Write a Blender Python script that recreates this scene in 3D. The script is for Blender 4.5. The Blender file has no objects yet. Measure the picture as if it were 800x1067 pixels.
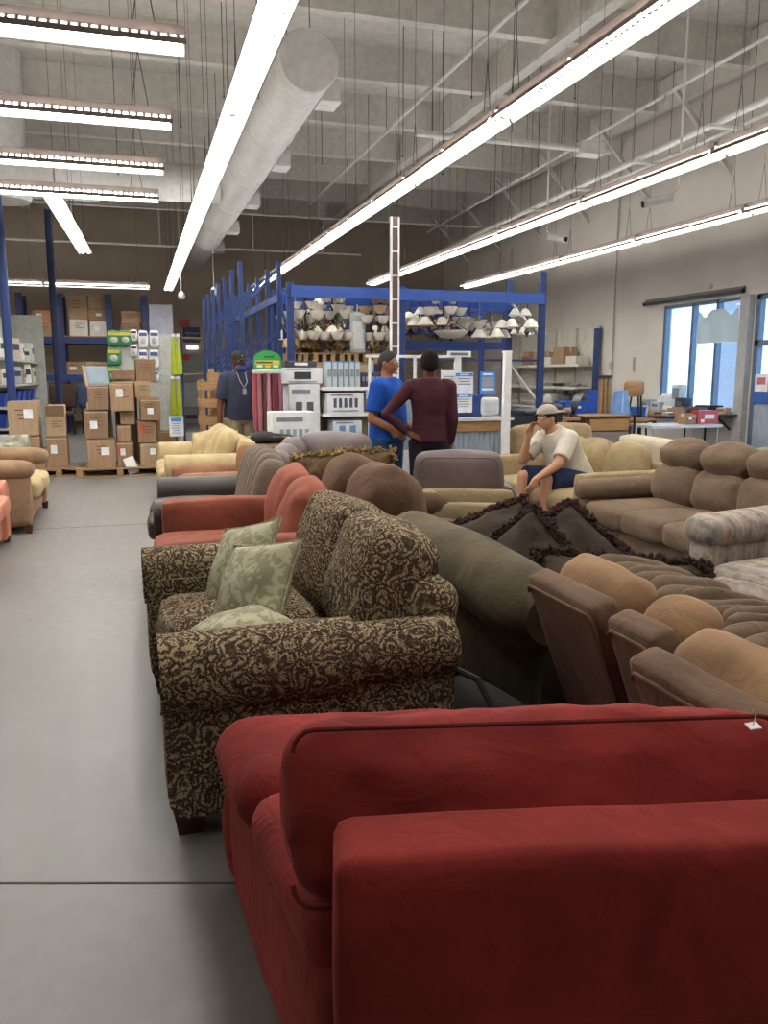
import bpy, bmesh, math, random
from mathutils import Vector, Matrix, noise
scene = bpy.context.scene
COL = scene.collection
random.seed(7)
PI = math.pi
R = math.radians

# ---------------------------------------------------------------- camera, world, sun, exposure
FPX, HC = 850.0, 1.5
YAW, PITCH = R(17.2), math.atan(142 / FPX)
cam_data = bpy.data.cameras.new('camera')
cam = bpy.data.objects.new('camera', cam_data)
COL.objects.link(cam)
cam.location = (0, 0, HC)
cam.rotation_euler = (PI / 2 - PITCH, 0, -YAW)
cam_data.sensor_fit = 'VERTICAL'
cam_data.sensor_height = 36.0
cam_data.lens = 36.0 * FPX / 1067.0
cam_data.clip_start = 0.05
cam_data.clip_end = 200
scene.camera = cam

world = bpy.data.worlds.new('world')
scene.world = world
world.use_nodes = True
bg = world.node_tree.nodes['Background']
bg.inputs[0].default_value = (0.42, 0.66, 1.0, 1)
bg.inputs[1].default_value = 3.4
sun_data = bpy.data.lights.new('sun', 'SUN')
sun_data.energy = 8
sun_data.angle = R(0.6)
sun = bpy.data.objects.new('sun', sun_data)
COL.objects.link(sun)
sun.rotation_euler = (R(38), R(-8), 0)
TUBE = 40.0           # strength of every fluorescent tube in the shop
scene.view_settings.view_transform = 'Standard'
scene.view_settings.look = 'None'
scene.view_settings.gamma = 1
scene.view_settings.use_curve_mapping = False
scene.view_settings.exposure = 0.2

# ---------------------------------------------------------------- materials
def lin(h):
    h = h.lstrip('#')
    c = [int(h[i:i + 2], 16) / 255 for i in (0, 2, 4)]
    return tuple(x / 12.92 if x <= .04045 else ((x + .055) / 1.055) ** 2.4 for x in c) + (1,)

def newmat(name, rough=.6, metal=0):
    m = bpy.data.materials.new(name)
    m.use_nodes = True
    nt = m.node_tree
    b = nt.nodes['Principled BSDF']
    b.inputs['Roughness'].default_value = rough
    b.inputs['Metallic'].default_value = metal
    return m, nt, b

def nd(nt, t, **kw):
    n = nt.nodes.new(t)
    for k, v in kw.items():
        if k.startswith('i_'):
            k = k[2:].replace('_', ' ')
            n.inputs[int(k) if k.isdigit() else k].default_value = v
        else:
            setattr(n, k, v)
    return n

def ramp(nt, fac, stops, interp='LINEAR'):
    r = nt.nodes.new('ShaderNodeValToRGB')
    r.color_ramp.interpolation = interp
    e = r.color_ramp.elements
    while len(e) < len(stops):
        e.new(.5)
    for el, (p, c) in zip(e, stops):
        el.position = p
        el.color = c if not isinstance(c, str) else lin(c)
    nt.links.new(fac, r.inputs[0])
    return r.outputs[0]

def coords(nt, kind='Object', scale=None, rot=None):
    t = nt.nodes.new('ShaderNodeTexCoord')
    if scale is None:
        return t.outputs[kind]
    mp = nt.nodes.new('ShaderNodeMapping')
    mp.inputs['Scale'].default_value = scale if not isinstance(scale, (int, float)) else (scale,) * 3
    if rot:
        mp.inputs['Rotation'].default_value = rot
    nt.links.new(t.outputs[kind], mp.inputs[0])
    return mp.outputs[0]

def bump(nt, b, h, strength=.3, dist=.01):
    n = nd(nt, 'ShaderNodeBump', i_Strength=strength, i_Distance=dist)
    nt.links.new(h, n.inputs['Height'])
    nt.links.new(n.outputs[0], b.inputs['Normal'])

_mc = {}
def plain(hexc, rough=.6, metal=0, name=None):
    k = (hexc, rough, metal)
    if k not in _mc:
        m, nt, b = newmat(name or 'plain_' + hexc.strip('#'), rough, metal)
        # slight wear so that nothing is perfectly uniform
        c = lin(hexc)
        n = nd(nt, 'ShaderNodeTexNoise', i_Scale=9.0, i_Detail=3.0)
        nt.links.new(coords(nt), n.inputs['Vector'])
        o = ramp(nt, n.outputs[0], [(.3, tuple(x * .88 for x in c[:3]) + (1,)), (.7, tuple(min(1, x * 1.08) for x in c[:3]) + (1,))])
        nt.links.new(o, b.inputs['Base Color'])
        _mc[k] = m
    return _mc[k]

def emit(name, col, strength):
    m = bpy.data.materials.new(name)
    m.use_nodes = True
    nt = m.node_tree
    nt.nodes.clear()
    e = nd(nt, 'ShaderNodeEmission', i_Strength=strength)
    e.inputs[0].default_value = col
    o = nt.nodes.new('ShaderNodeOutputMaterial')
    nt.links.new(e.outputs[0], o.inputs[0])
    return m

def suede(name, hexc, var=.25, sheen=.5, scale=5.0, rough=.85, weave=260.0):
    m, nt, b = newmat(name, rough)
    c = lin(hexc)
    co = coords(nt)
    n1 = nd(nt, 'ShaderNodeTexNoise', i_Scale=scale, i_Detail=5.0, i_Distortion=.6)
    nt.links.new(co, n1.inputs['Vector'])
    lo = tuple(x * (1 - var) for x in c[:3]) + (1,)
    hi = tuple(min(1, x * (1 + var)) for x in c[:3]) + (1,)
    nt.links.new(ramp(nt, n1.outputs[0], [(.3, lo), (.7, hi)]), b.inputs['Base Color'])
    b.inputs['Sheen Weight'].default_value = sheen
    b.inputs['Sheen Roughness'].default_value = .4
    b.inputs['Sheen Tint'].default_value = tuple(min(1, x * 1.5 + .05) for x in c[:3]) + (1,)
    b.inputs['Specular IOR Level'].default_value = .15
    n2 = nd(nt, 'ShaderNodeTexNoise', i_Scale=weave, i_Detail=2.0)
    nt.links.new(co, n2.inputs['Vector'])
    n3 = nd(nt, 'ShaderNodeTexNoise', i_Scale=scale * 2.2, i_Detail=3.0, i_Distortion=1.8)   # soft creases
    nt.links.new(co, n3.inputs['Vector'])
    mh = nd(nt, 'ShaderNodeMath', operation='MULTIPLY_ADD'); mh.inputs[1].default_value = .06
    nt.links.new(n2.outputs[0], mh.inputs[0]); nt.links.new(n3.outputs[0], mh.inputs[2])
    bump(nt, b, mh.outputs[0], .36, .02 if weave > 100 else .006)
    return m

def leather(name, hexc, rough=.42):
    m, nt, b = newmat(name, rough)
    c = lin(hexc)
    co = coords(nt)
    n1 = nd(nt, 'ShaderNodeTexNoise', i_Scale=4.0, i_Detail=4.0)
    nt.links.new(co, n1.inputs['Vector'])
    nt.links.new(ramp(nt, n1.outputs[0], [(.3, tuple(x * .8 for x in c[:3]) + (1,)), (.7, tuple(x * 1.15 for x in c[:3]) + (1,))]), b.inputs['Base Color'])
    v = nd(nt, 'ShaderNodeTexVoronoi', i_Scale=150.0)
    nt.links.new(co, v.inputs['Vector'])
    bump(nt, b, v.outputs[0], .15, .003)
    return m

def paisley(name):
    m, nt, b = newmat(name, .9)
    co = coords(nt)
    nz = nd(nt, 'ShaderNodeTexNoise', i_Scale=7.0, i_Detail=1.5)
    nt.links.new(co, nz.inputs['Vector'])
    sub = nd(nt, 'ShaderNodeVectorMath', operation='SUBTRACT')
    sub.inputs[1].default_value = (.5, .5, .5)
    nt.links.new(nz.outputs['Color'], sub.inputs[0])
    mul = nd(nt, 'ShaderNodeVectorMath', operation='SCALE')
    mul.inputs['Scale'].default_value = .19
    nt.links.new(sub.outputs[0], mul.inputs[0])
    add = nd(nt, 'ShaderNodeVectorMath', operation='ADD')
    nt.links.new(co, add.inputs[0]); nt.links.new(mul.outputs[0], add.inputs[1])
    vo = nd(nt, 'ShaderNodeTexVoronoi', i_Scale=12.0)
    nt.links.new(add.outputs[0], vo.inputs['Vector'])
    s = nd(nt, 'ShaderNodeMath', operation='MULTIPLY'); s.inputs[1].default_value = 27.0
    nt.links.new(vo.outputs['Distance'], s.inputs[0])
    sn = nd(nt, 'ShaderNodeMath', operation='SINE')
    nt.links.new(s.outputs[0], sn.inputs[0])
    # fine curling filling between the outlines
    n3 = nd(nt, 'ShaderNodeTexNoise', i_Scale=42.0, i_Detail=0.5, i_Distortion=2.2)
    nt.links.new(co, n3.inputs['Vector'])
    m3 = nd(nt, 'ShaderNodeMath', operation='SUBTRACT'); m3.inputs[1].default_value = .5
    nt.links.new(n3.outputs[0], m3.inputs[0])
    a3 = nd(nt, 'ShaderNodeMath', operation='ABSOLUTE'); nt.links.new(m3.outputs[0], a3.inputs[0])
    mm = nd(nt, 'ShaderNodeMath', operation='MULTIPLY_ADD'); mm.inputs[1].default_value = -16.0; mm.inputs[2].default_value = .95
    nt.links.new(a3.outputs[0], mm.inputs[0])
    ad = nd(nt, 'ShaderNodeMath', operation='ADD')
    nt.links.new(sn.outputs[0], ad.inputs[0]); nt.links.new(mm.outputs[0], ad.inputs[1])
    ma = nd(nt, 'ShaderNodeMath', operation='MULTIPLY_ADD'); ma.inputs[1].default_value = .3; ma.inputs[2].default_value = .5
    nt.links.new(ad.outputs[0], ma.inputs[0])
    nt.links.new(ramp(nt, ma.outputs[0], [(.20, '#3d3229'), (.42, '#584939'), (.60, '#8d7b62'), (.82, '#a89577')]), b.inputs['Base Color'])
    b.inputs['Specular IOR Level'].default_value = .1
    bump(nt, b, ma.outputs[0], .35, .004)
    return m

def leafy(name):
    m, nt, b = newmat(name, .75)
    co = coords(nt)
    nz = nd(nt, 'ShaderNodeTexNoise', i_Scale=22.0, i_Detail=2.0, i_Distortion=1.0)
    nt.links.new(co, nz.inputs['Vector'])
    nt.links.new(ramp(nt, nz.outputs[0], [(.48, '#8a8568'), (.53, '#aaa486')]), b.inputs['Base Color'])
    bump(nt, b, nz.outputs[0], .15, .003)
    return m

def plaidy(name):
    m, nt, b = newmat(name, .9)
    co = coords(nt)
    nz = nd(nt, 'ShaderNodeTexNoise', i_Scale=14.0, i_Detail=4.0)
    nt.links.new(co, nz.inputs['Vector'])
    w = nd(nt, 'ShaderNodeTexWave', i_Scale=2.6, i_Distortion=1.6, i_Detail=3.0)
    w.bands_direction = 'Y'
    w.inputs['Detail Scale'].default_value = 2.5
    nt.links.new(co, w.inputs['Vector'])
    c1 = ramp(nt, w.outputs[0], [(0, '#6f6a66'), (.2, '#a08f80'), (.4, '#8a7f78'), (.55, '#b09a85'), (.7, '#7d7f80'), (.85, '#a5806c'), (1, '#b5a594')])
    c2 = ramp(nt, nz.outputs[0], [(.38, '#5a5654'), (.5, '#aa9a8a'), (.62, '#6f757c')])
    mx = nd(nt, 'ShaderNodeMix', data_type='RGBA'); mx.inputs[0].default_value = .45
    nt.links.new(c1, mx.inputs[6]); nt.links.new(c2, mx.inputs[7])
    nt.links.new(mx.outputs[2], b.inputs['Base Color'])
    return m

def floral(name):
    m, nt, b = newmat(name, .9)
    co = coords(nt)
    v = nd(nt, 'ShaderNodeTexVoronoi', i_Scale=9.0)
    nt.links.new(co, v.inputs['Vector'])
    nz = nd(nt, 'ShaderNodeTexNoise', i_Scale=11.0, i_Detail=3.0)
    nt.links.new(co, nz.inputs['Vector'])
    c1 = ramp(nt, v.outputs['Distance'], [(.1, '#b3ab96'), (.35, '#a0957c'), (.5, '#5d6357')])
    c2 = ramp(nt, nz.outputs[0], [(.4, '#8f9c98'), (.5, '#a79c82'), (.62, '#6b7a70')])
    mx = nd(nt, 'ShaderNodeMix', data_type='RGBA'); mx.inputs[0].default_value = .5
    nt.links.new(c1, mx.inputs[6]); nt.links.new(c2, mx.inputs[7])
    nt.links.new(mx.outputs[2], b.inputs['Base Color'])
    return m

def cardboard(name, hexc):
    m, nt, b = newmat(name, .85)
    c = lin(hexc)
    co = coords(nt, scale=(40, 40, 3))
    n = nd(nt, 'ShaderNodeTexNoise', i_Scale=1.0, i_Detail=3.0)
    nt.links.new(co, n.inputs['Vector'])
    nt.links.new(ramp(nt, n.outputs[0], [(.3, tuple(x * .85 for x in c[:3]) + (1,)), (.7, tuple(x * 1.1 for x in c[:3]) + (1,))]), b.inputs['Base Color'])
    return m

def wood(name, hexc, dark=.6, scale=(3, 3, 30)):
    m, nt, b = newmat(name, .6)
    c = lin(hexc)
    n = nd(nt, 'ShaderNodeTexNoise', i_Scale=1.5, i_Detail=4.0, i_Distortion=.8)
    nt.links.new(coords(nt, scale=scale), n.inputs['Vector'])
    nt.links.new(ramp(nt, n.outputs[0], [(.3, tuple(x * dark for x in c[:3]) + (1,)), (.7, c)]), b.inputs['Base Color'])
    return m

# ---------------------------------------------------------------- mesh builder
def rotz(a): return Matrix.Rotation(a, 4, 'Z')
def T(*v): return Matrix.Translation(Vector(v))

class MB:
    def __init__(s):
        s.v, s.f, s.m, s.mi = [], [], [], 0
    def add(s, vs, fs, M=None):
        o = len(s.v)
        s.v += [tuple(M @ Vector(p)) if M is not None else tuple(p) for p in vs]
        s.f += [tuple(i + o for i in f) for f in fs]
        s.m += [s.mi] * len(fs)
        return s
    def box(s, c, d, M=None):
        x, y, z = c; a, b, h = d[0] / 2, d[1] / 2, d[2] / 2
        vs = [(x + i * a, y + j * b, z + k * h) for i in (-1, 1) for j in (-1, 1) for k in (-1, 1)]
        return s.add(vs, [(0, 1, 3, 2), (4, 6, 7, 5), (0, 4, 5, 1), (2, 3, 7, 6), (0, 2, 6, 4), (1, 5, 7, 3)], M)
    def bar(s, a, b, w, h=None):
        a, b = Vector(a), Vector(b); d = b - a; L = d.length
        q = d.to_track_quat('X', 'Z').to_matrix().to_4x4()
        return s.box((L / 2, 0, 0), (L, w, h or w), T(*a) @ q)
    def tube(s, pts, r, seg=8, closed=False):
        pts = [Vector(p) for p in pts]; n = len(pts); rs = r if isinstance(r, (list, tuple)) else [r] * n
        rings = []; up = Vector((0, 0, 1)); prev = None
        for i, p in enumerate(pts):
            if closed: d = pts[(i + 1) % n] - pts[i - 1]
            else: d = pts[min(i + 1, n - 1)] - pts[max(i - 1, 0)]
            d.normalize()
            if prev is None:
                u = d.cross(up)
                if u.length < .05: u = d.cross(Vector((0, 1, 0)))
            else: u = prev - d * prev.dot(d)
            if u.length < 1e-6: u = d.orthogonal()
            u.normalize(); prev = u; w = d.cross(u)
            rings.append([p + (u * math.cos(2 * PI * k / seg) + w * math.sin(2 * PI * k / seg)) * rs[i] for k in range(seg)])
        return s.loft(rings, closed)
    def loft(s, rings, closed=False, M=None, caps=True):
        n = len(rings[0]); vs = [p for r in rings for p in r]; fs = []
        m = len(rings)
        for i in range(m if closed else m - 1):
            j = (i + 1) % m
            for k in range(n):
                l = (k + 1) % n
                fs.append((i * n + k, i * n + l, j * n + l, j * n + k))
        if not closed and caps:
            fs += [tuple(range(n))[::-1], tuple(range((m - 1) * n, m * n))]
        return s.add(vs, fs, M)
    def lathe(s, prof, c=(0, 0, 0), seg=16, M=None):
        rings = [[(c[0] + r * math.cos(2 * PI * k / seg), c[1] + r * math.sin(2 * PI * k / seg), c[2] + z) for k in range(seg)] for r, z in prof]
        return s.loft(rings, M=M)
    def ball(s, c, r, seg=12, M=None):
        if not isinstance(r, (list, tuple)): r = (r, r, r)
        n = max(6, seg * 2 // 3)
        rings = []
        for i in range(1, n):
            a = PI * i / n
            rings.append([(c[0] + r[0] * math.sin(a) * math.cos(2 * PI * k / seg), c[1] + r[1] * math.sin(a) * math.sin(2 * PI * k / seg), c[2] - r[2] * math.cos(a)) for k in range(seg)])
        return s.loft(rings, M=M)
    def prism(s, prof, a, b, axis='y', rnd=0.0, M=None):
        """closed 2-D outline swept from a to b along an axis, ends rounded by rnd"""
        cx = sum(p[0] for p in prof) / len(prof); cz = sum(p[1] for p in prof) / len(prof)
        span = max(max(p[0] for p in prof) - min(p[0] for p in prof), max(p[1] for p in prof) - min(p[1] for p in prof)) / 2
        if rnd > 0:
            st = [(rnd * (1 - math.cos(k / 4 * PI / 2)), 1 - rnd / span * (1 - math.sin(k / 4 * PI / 2))) for k in range(5)]
            secs = [(a + d, q) for d, q in st] + [(a + (b - a) * .5, 1)] + [(b - d, q) for d, q in reversed(st)]
        else:
            secs = [(a, 1), (b, 1)]
        rings = []
        for y, q in secs:
            ring = []
            for px, pz in prof:
                X, Z = cx + (px - cx) * q, cz + (pz - cz) * q
                ring.append((X, y, Z) if axis == 'y' else ((y, X, Z) if axis == 'x' else (X, Z, y)))
            rings.append(ring)
        if axis != 'y': rings = rings[::-1]
        return s.loft(rings, M=M)
    def soft(s, c, d, r=.04, bulge=0.0, n=8, wr=0.0, seed=0, M=None, sag=0.0, wf=4.0):
        """cushion: rounded box with bulging faces and wrinkles"""
        hx, hy, hz = d[0] / 2, d[1] / 2, d[2] / 2
        r = min(r, hx * .98, hy * .98, hz * .98)
        idx = {}; vs = []; fs = []
        def grid(i): return -1 + 2 * i / n
        def vert(i, j, k):
            key = (i, j, k)
            if key in idx: return idx[key]
            def ax(q, h):  # finer steps near the edges, so that the rounding is smooth
                t = grid(q); return math.copysign(abs(t) ** .7, t) * h
            p = Vector((ax(i, hx), ax(j, hy), ax(k, hz)))
            inner = Vector((max(-hx + r, min(hx - r, p.x)), max(-hy + r, min(hy - r, p.y)), max(-hz + r, min(hz - r, p.z))))
            dr = p - inner
            if dr.length > 1e-9: p = inner + dr.normalized() * r
            u, v, w = p.x / hx, p.y / hy, p.z / hz
            if bulge:
                f = lambda t: max(0.0, 1 - t * t)
                big = bulge
                p = p + Vector((u * f(v) * f(w) * big * min(1, hz / hx * 1.5) , v * f(u) * f(w) * big * min(1, max(hz, hx) / hy), w * f(u) * f(v) * big))
            if sag: p.z -= sag * max(0, 1 - u * u) * max(0, 1 - v * v)
            if wr:
                q = p * wf + Vector((seed * 3.7, seed * 1.3, seed))
                nv = noise.noise_vector(q) + .5 * noise.noise_vector(q * 2.3)
                p = p + nv * wr
            vs.append((p.x + c[0], p.y + c[1], p.z + c[2])); idx[key] = len(vs) - 1
            return idx[key]
        for a in range(n):
            for b in range(n):
                for side in (0, n):
                    q = [vert(side, a, b), vert(side, a + 1, b), vert(side, a + 1, b + 1), vert(side, a, b + 1)]
                    fs.append(tuple(q if side else q[::-1]))
                    q = [vert(a, side, b), vert(a, side, b + 1), vert(a + 1, side, b + 1), vert(a + 1, side, b)]
                    fs.append(tuple(q if side else q[::-1]))
                    q = [vert(a, b, side), vert(a + 1, b, side), vert(a + 1, b + 1, side), vert(a, b + 1, side)]
                    fs.append(tuple(q if side else q[::-1]))
        return s.add(vs, fs, M)
    def build(s, name, mats, parent=None, loc=(0, 0, 0), rz=0, angle=50, kind=None):
        me = bpy.data.meshes.new(name)
        me.from_pydata(s.v, [], s.f)
        if not isinstance(mats, (list, tuple)): mats = [mats]
        for m in mats: me.materials.append(m)
        if len(mats) > 1: me.polygons.foreach_set('material_index', s.m)
        me.update()
        if angle:
            me.shade_smooth()
            me.set_sharp_from_angle(angle=R(angle))
        o = bpy.data.objects.new(name, me)
        COL.objects.link(o)
        o.location = loc; o.rotation_euler = (0, 0, rz)
        if parent is not None: o.parent = parent
        if kind: o['kind'] = kind
        return o

def thing(name, label, cat, loc=(0, 0, 0), rz=0, group=None):
    o = bpy.data.objects.new(name, None)
    o.empty_display_size = .1
    COL.objects.link(o)
    o.location = loc; o.rotation_euler = (0, 0, rz)
    return tag(o, label, cat, group)

def tag(o, label, cat, group=None, kind=None):
    o['label'] = label; o['category'] = cat
    if group: o['group'] = group
    if kind: o['kind'] = kind
    return o

def kids(o): return [c for c in COL.objects if c.parent == o]
def dup(root, loc, rz, label, group=None):
    c = root.copy(); COL.objects.link(c); c.location = loc; c.rotation_euler = (0, 0, rz); c['label'] = label
    if group: c['group'] = group
    for k in root.children:
        d = k.copy(); COL.objects.link(d); d.parent = c
        for g in k.children:
            e = g.copy(); COL.objects.link(e); e.parent = d
    return c

# a ray through a point of the 800 x 1067 photograph, met with a plane of the place
_F = Vector((math.sin(YAW) * math.cos(PITCH), math.cos(YAW) * math.cos(PITCH), -math.sin(PITCH)))
_RT = Vector((math.cos(YAW), -math.sin(YAW), 0)); _UP = _RT.cross(_F)
def at(px, py, X=None, Y=None, Z=None):
    d = _F + _RT * ((px - 400) / FPX) + _UP * ((533.5 - py) / FPX)
    t = X / d.x if X is not None else (Y / d.y if Y is not None else (Z - HC) / d.z)
    return Vector((0, 0, HC)) + d * t
ORD = ['first', 'second', 'third', 'fourth', 'fifth', 'sixth', 'seventh', 'eighth', 'ninth', 'tenth', 'eleventh', 'twelfth']
# ---------------------------------------------------------------- the setting
XR, XL, YB, YF, ZC = 10.5, -9.0, 27.0, -7.0, 6.95
def mat_floor():
    m, nt, b = newmat('polished_concrete', .38)
    co = coords(nt)
    n1 = nd(nt, 'ShaderNodeTexNoise', i_Scale=.7, i_Detail=6.0, i_Roughness=.62)
    nt.links.new(co, n1.inputs['Vector'])
    n2 = nd(nt, 'ShaderNodeTexNoise', i_Scale=14.0, i_Detail=5.0)
    nt.links.new(co, n2.inputs['Vector'])
    c1 = ramp(nt, n1.outputs[0], [(.3, '#6e6b68'), (.55, '#7c7976'), (.75, '#868380')])
    c2 = ramp(nt, n2.outputs[0], [(.3, '#726f6c'), (.7, '#888581')])
    mx = nd(nt, 'ShaderNodeMix', data_type='RGBA'); mx.inputs[0].default_value = .35
    nt.links.new(c1, mx.inputs[6]); nt.links.new(c2, mx.inputs[7])
    nt.links.new(mx.outputs[2], b.inputs['Base Color'])
    nt.links.new(ramp(nt, n2.outputs[0], [(.3, (.3, .3, .3, 1)), (.7, (.46, .46, .46, 1))]), b.inputs['Roughness'])
    return m
def mat_block(name, c1, c2):
    m, nt, b = newmat(name, .9)
    co = coords(nt)
    n1 = nd(nt, 'ShaderNodeTexNoise', i_Scale=1.2, i_Detail=4.0)
    nt.links.new(co, n1.inputs['Vector'])
    nt.links.new(ramp(nt, n1.outputs[0], [(.3, c1), (.7, c2)]), b.inputs['Base Color'])
    sx = nd(nt, 'ShaderNodeSeparateXYZ'); nt.links.new(co, sx.inputs[0])
    ad = nd(nt, 'ShaderNodeMath', operation='ADD'); nt.links.new(sx.outputs[0], ad.inputs[0]); nt.links.new(sx.outputs[1], ad.inputs[1])
    cb = nd(nt, 'ShaderNodeCombineXYZ'); nt.links.new(ad.outputs[0], cb.inputs[0]); nt.links.new(sx.outputs[2], cb.inputs[1])
    br = nd(nt, 'ShaderNodeTexBrick', i_Scale=1.0)
    br.inputs['Mortar Size'].default_value = .012; br.inputs['Brick Width'].default_value = .4; br.inputs['Row Height'].default_value = .2
    nt.links.new(cb.outputs[0], br.inputs['Vector'])
    bump(nt, b, br.outputs['Fac'], -.25, .01)
    return m
M_floor = mat_floor()
M_wr = mat_block('painted_block_wall', '#c4beb6', '#cfc9c1')
M_wb = mat_block('taupe_block_wall', '#a39686', '#ae9f8f')
M_ceil = plain('#b8b4ac', .9, name='ceiling_paint')
M_beam = plain('#c2beb6', .85)
M_white = plain('#d9d8d4', .5)
M_alu = plain('#6f7478', .45, .6)
M_dkframe = plain('#5f6f82', .5, .3)
M_galv = plain('#b0afab', .45, .2)
M_joint = plain('#4b4947', .9)

MB().box(((XR + XL) / 2, (YB + YF) / 2, -.1), (XR - XL + .6, YB - YF + .6, .2)).build('floor', M_floor, kind='structure', angle=0)
g = MB()
for y in (8.6, 14.9, 21.1): g.box(((XR + XL) / 2, y, .0008), (XR - XL, .008, .0016))
g.bar((-5, 3.88, .0008), (2.5, 1.56, .0008), .008, .0016)
for x in (-6.2, 5.2): g.box((x, (YB + YF) / 2, .0008), (.008, YB - YF, .0016))
g.build('trim_1', M_joint, kind='structure', angle=0)

MB().box(((XR + XL) / 2, YB + .1, ZC / 2), (XR - XL + .4, .2, ZC)).build('wall_back', M_wb, kind='structure', angle=0)
MB().box(((XR + XL) / 2, YF - .1, ZC / 2), (XR - XL + .4, .2, ZC)).build('wall_front', M_wr, kind='structure', angle=0)
MB().box((XL - .1, (YB + YF) / 2, ZC / 2), (.2, YB - YF, ZC)).build('wall_left', M_wb, kind='structure', angle=0)
MB().box(((XR + XL) / 2, (YB + YF) / 2, ZC + .1), (XR - XL + .6, YB - YF + .6, .2)).build('ceiling', M_ceil, kind='structure', angle=0)
# right wall with the window and the storefront door
WY0, WY1, WZ0, WZ1 = 12.32, 14.62, .78, 2.9
DY0, DY1, DZ = 8.6, 12.02, 2.9
g = MB()
def wr(y0, y1, z0, z1): g.box((XR + .1, (y0 + y1) / 2, (z0 + z1) / 2), (.2, y1 - y0, z1 - z0))
wr(WY1, YB, 0, ZC); wr(DY0, WY1, WZ1, ZC); wr(WY0, WY1, 0, WZ0); wr(DY1, WY0, 0, WZ1); wr(YF, DY0, 0, ZC)
g.build('wall_right', M_wr, kind='structure', angle=0)
g = MB().box((XR - .01, 17.5, .06), (.02, 19, .12)); g.box((XR - .01, 0, .06), (.02, 14, .12))
g.build('baseboard_right', plain('#565452'), kind='structure')
MB().box((0, YB - .01, .06), (19, .02, .12)).build('baseboard_back', plain('#4a4643'), kind='structure')

def mat_glass():
    m = bpy.data.materials.new('window_glass'); m.use_nodes = True
    nt = m.node_tree; nt.nodes.clear()
    t = nd(nt, 'ShaderNodeBsdfTransparent'); t.inputs[0].default_value = (.86, .93, .97, 1)
    gl = nd(nt, 'ShaderNodeBsdfGlossy', i_Roughness=.03)
    mx = nd(nt, 'ShaderNodeMixShader'); mx.inputs[0].default_value = .06
    o = nd(nt, 'ShaderNodeOutputMaterial')
    nt.links.new(t.outputs[0], mx.inputs[1]); nt.links.new(gl.outputs[0], mx.inputs[2]); nt.links.new(mx.outputs[0], o.inputs[0])
    return m
M_glass = mat_glass()
def frame_y(name, y0, y1, z0, z1, mull, trans, x=XR + .06, w=.07):
    g = MB()
    for y in [y0 + w / 2, y1 - w / 2] + mull: g.box((x, y, (z0 + z1) / 2), (.11, w, z1 - z0))
    for z in [z0 + w / 2, z1 - w / 2] + trans: g.box((x, (y0 + y1) / 2, z), (.11, y1 - y0, w))
    o = g.build(name, M_dkframe, kind='structure', angle=0)
    MB().box((x + .02, (y0 + y1) / 2, (z0 + z1) / 2), (.012, y1 - y0 - .02, z1 - z0 - .02)).build('pane', M_glass, o, angle=0)
    return o
frame_y('window_1', WY0, WY1, WZ0, WZ1, [13.02, 13.72], [])
d = frame_y('door_1', DY0, DY1, 0, DZ, [9.7, 10.9], [2.06], w=.1)
MB().box((XR + .04, 11.45, .55), (.05, 1.0, .95)).build('kick_panel', plain('#8f9ba6', .4), d)
g = MB().box((XR + .02, 11.45, 1.2), (.04, 1.0, .36)); g.build('push_panel', plain('#2c57a6', .5), d)
MB().box((XR - .03, (WY0 + WY1) / 2, WZ0 - .02), (.16, WY1 - WY0 + .1, .04)).build('trim_2', plain('#5c5f63', .4), kind='structure')
# white gate post and lower white panel beside the door
MB().box((XR - .06, 12.17, 1.45), (.12, .22, 2.9)).build('trim_3', plain('#a3a2a0', .5), kind='structure')

# outside: pale paving, a shaded canopy pillar and a bright building across the way
MB().box((29, 16, -.12), (36.5, 90, .2)).build('pavement', plain('#d8d2c8', .9), kind='structure', angle=0)
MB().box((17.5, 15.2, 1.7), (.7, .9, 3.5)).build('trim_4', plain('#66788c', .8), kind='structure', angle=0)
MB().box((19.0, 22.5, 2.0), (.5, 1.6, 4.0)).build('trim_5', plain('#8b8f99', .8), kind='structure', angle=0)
MB().box((46, 30, 3), (2, 60, 6)).build('wall_across', plain('#e2ddd4', .9), kind='structure', angle=0)

# ceiling purlins run across the shop, deeper girders along it
for k in range(14):
    y = -5 + k * 2.4
    g = MB().prism([(y - .09, ZC - .56), (y + .09, ZC - .56), (y + .09, ZC + .02), (y - .09, ZC + .02)], XL + .02, 9.75, axis='x')
    g.build('purlin', M_beam, kind='structure', angle=0)
for x in (-2.6, 6.3):
    g = MB().box((x, (YB + YF) / 2, ZC - .62), (.2, YB - YF, .12)); g.box((x, (YB + YF) / 2, ZC - .3), (.06, YB - YF, .6))
    g.build('girder', M_beam, kind='structure', angle=0)
# wall ledger and diagonal braces under the purlin ends
g = MB().box((9.8, (YB + YF) / 2, ZC - .3), (.1, YB - YF, .56)); g.build('ledger_beam', M_beam, kind='structure', angle=0)
for k in range(7):
    y = 10.5 + k * 2.4
    MB().bar((XR + .02, y, 5.05), (9.2, y, 6.42), .07).build('diagonal_brace', M_beam, kind='structure')
# pilaster strips and conduit on the right wall
MB().tube([(XR - .03, 16.4, .95), (XR - .03, 16.4, 4.6), (XR - .03, 16.4, 6.9)], .02, 6).build('trim_6', M_galv, kind='structure')
c = MB().box((XR - .05, 16.4, 1.72), (.08, .09, .16)).build('trim_7', M_galv, kind='structure')
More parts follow.
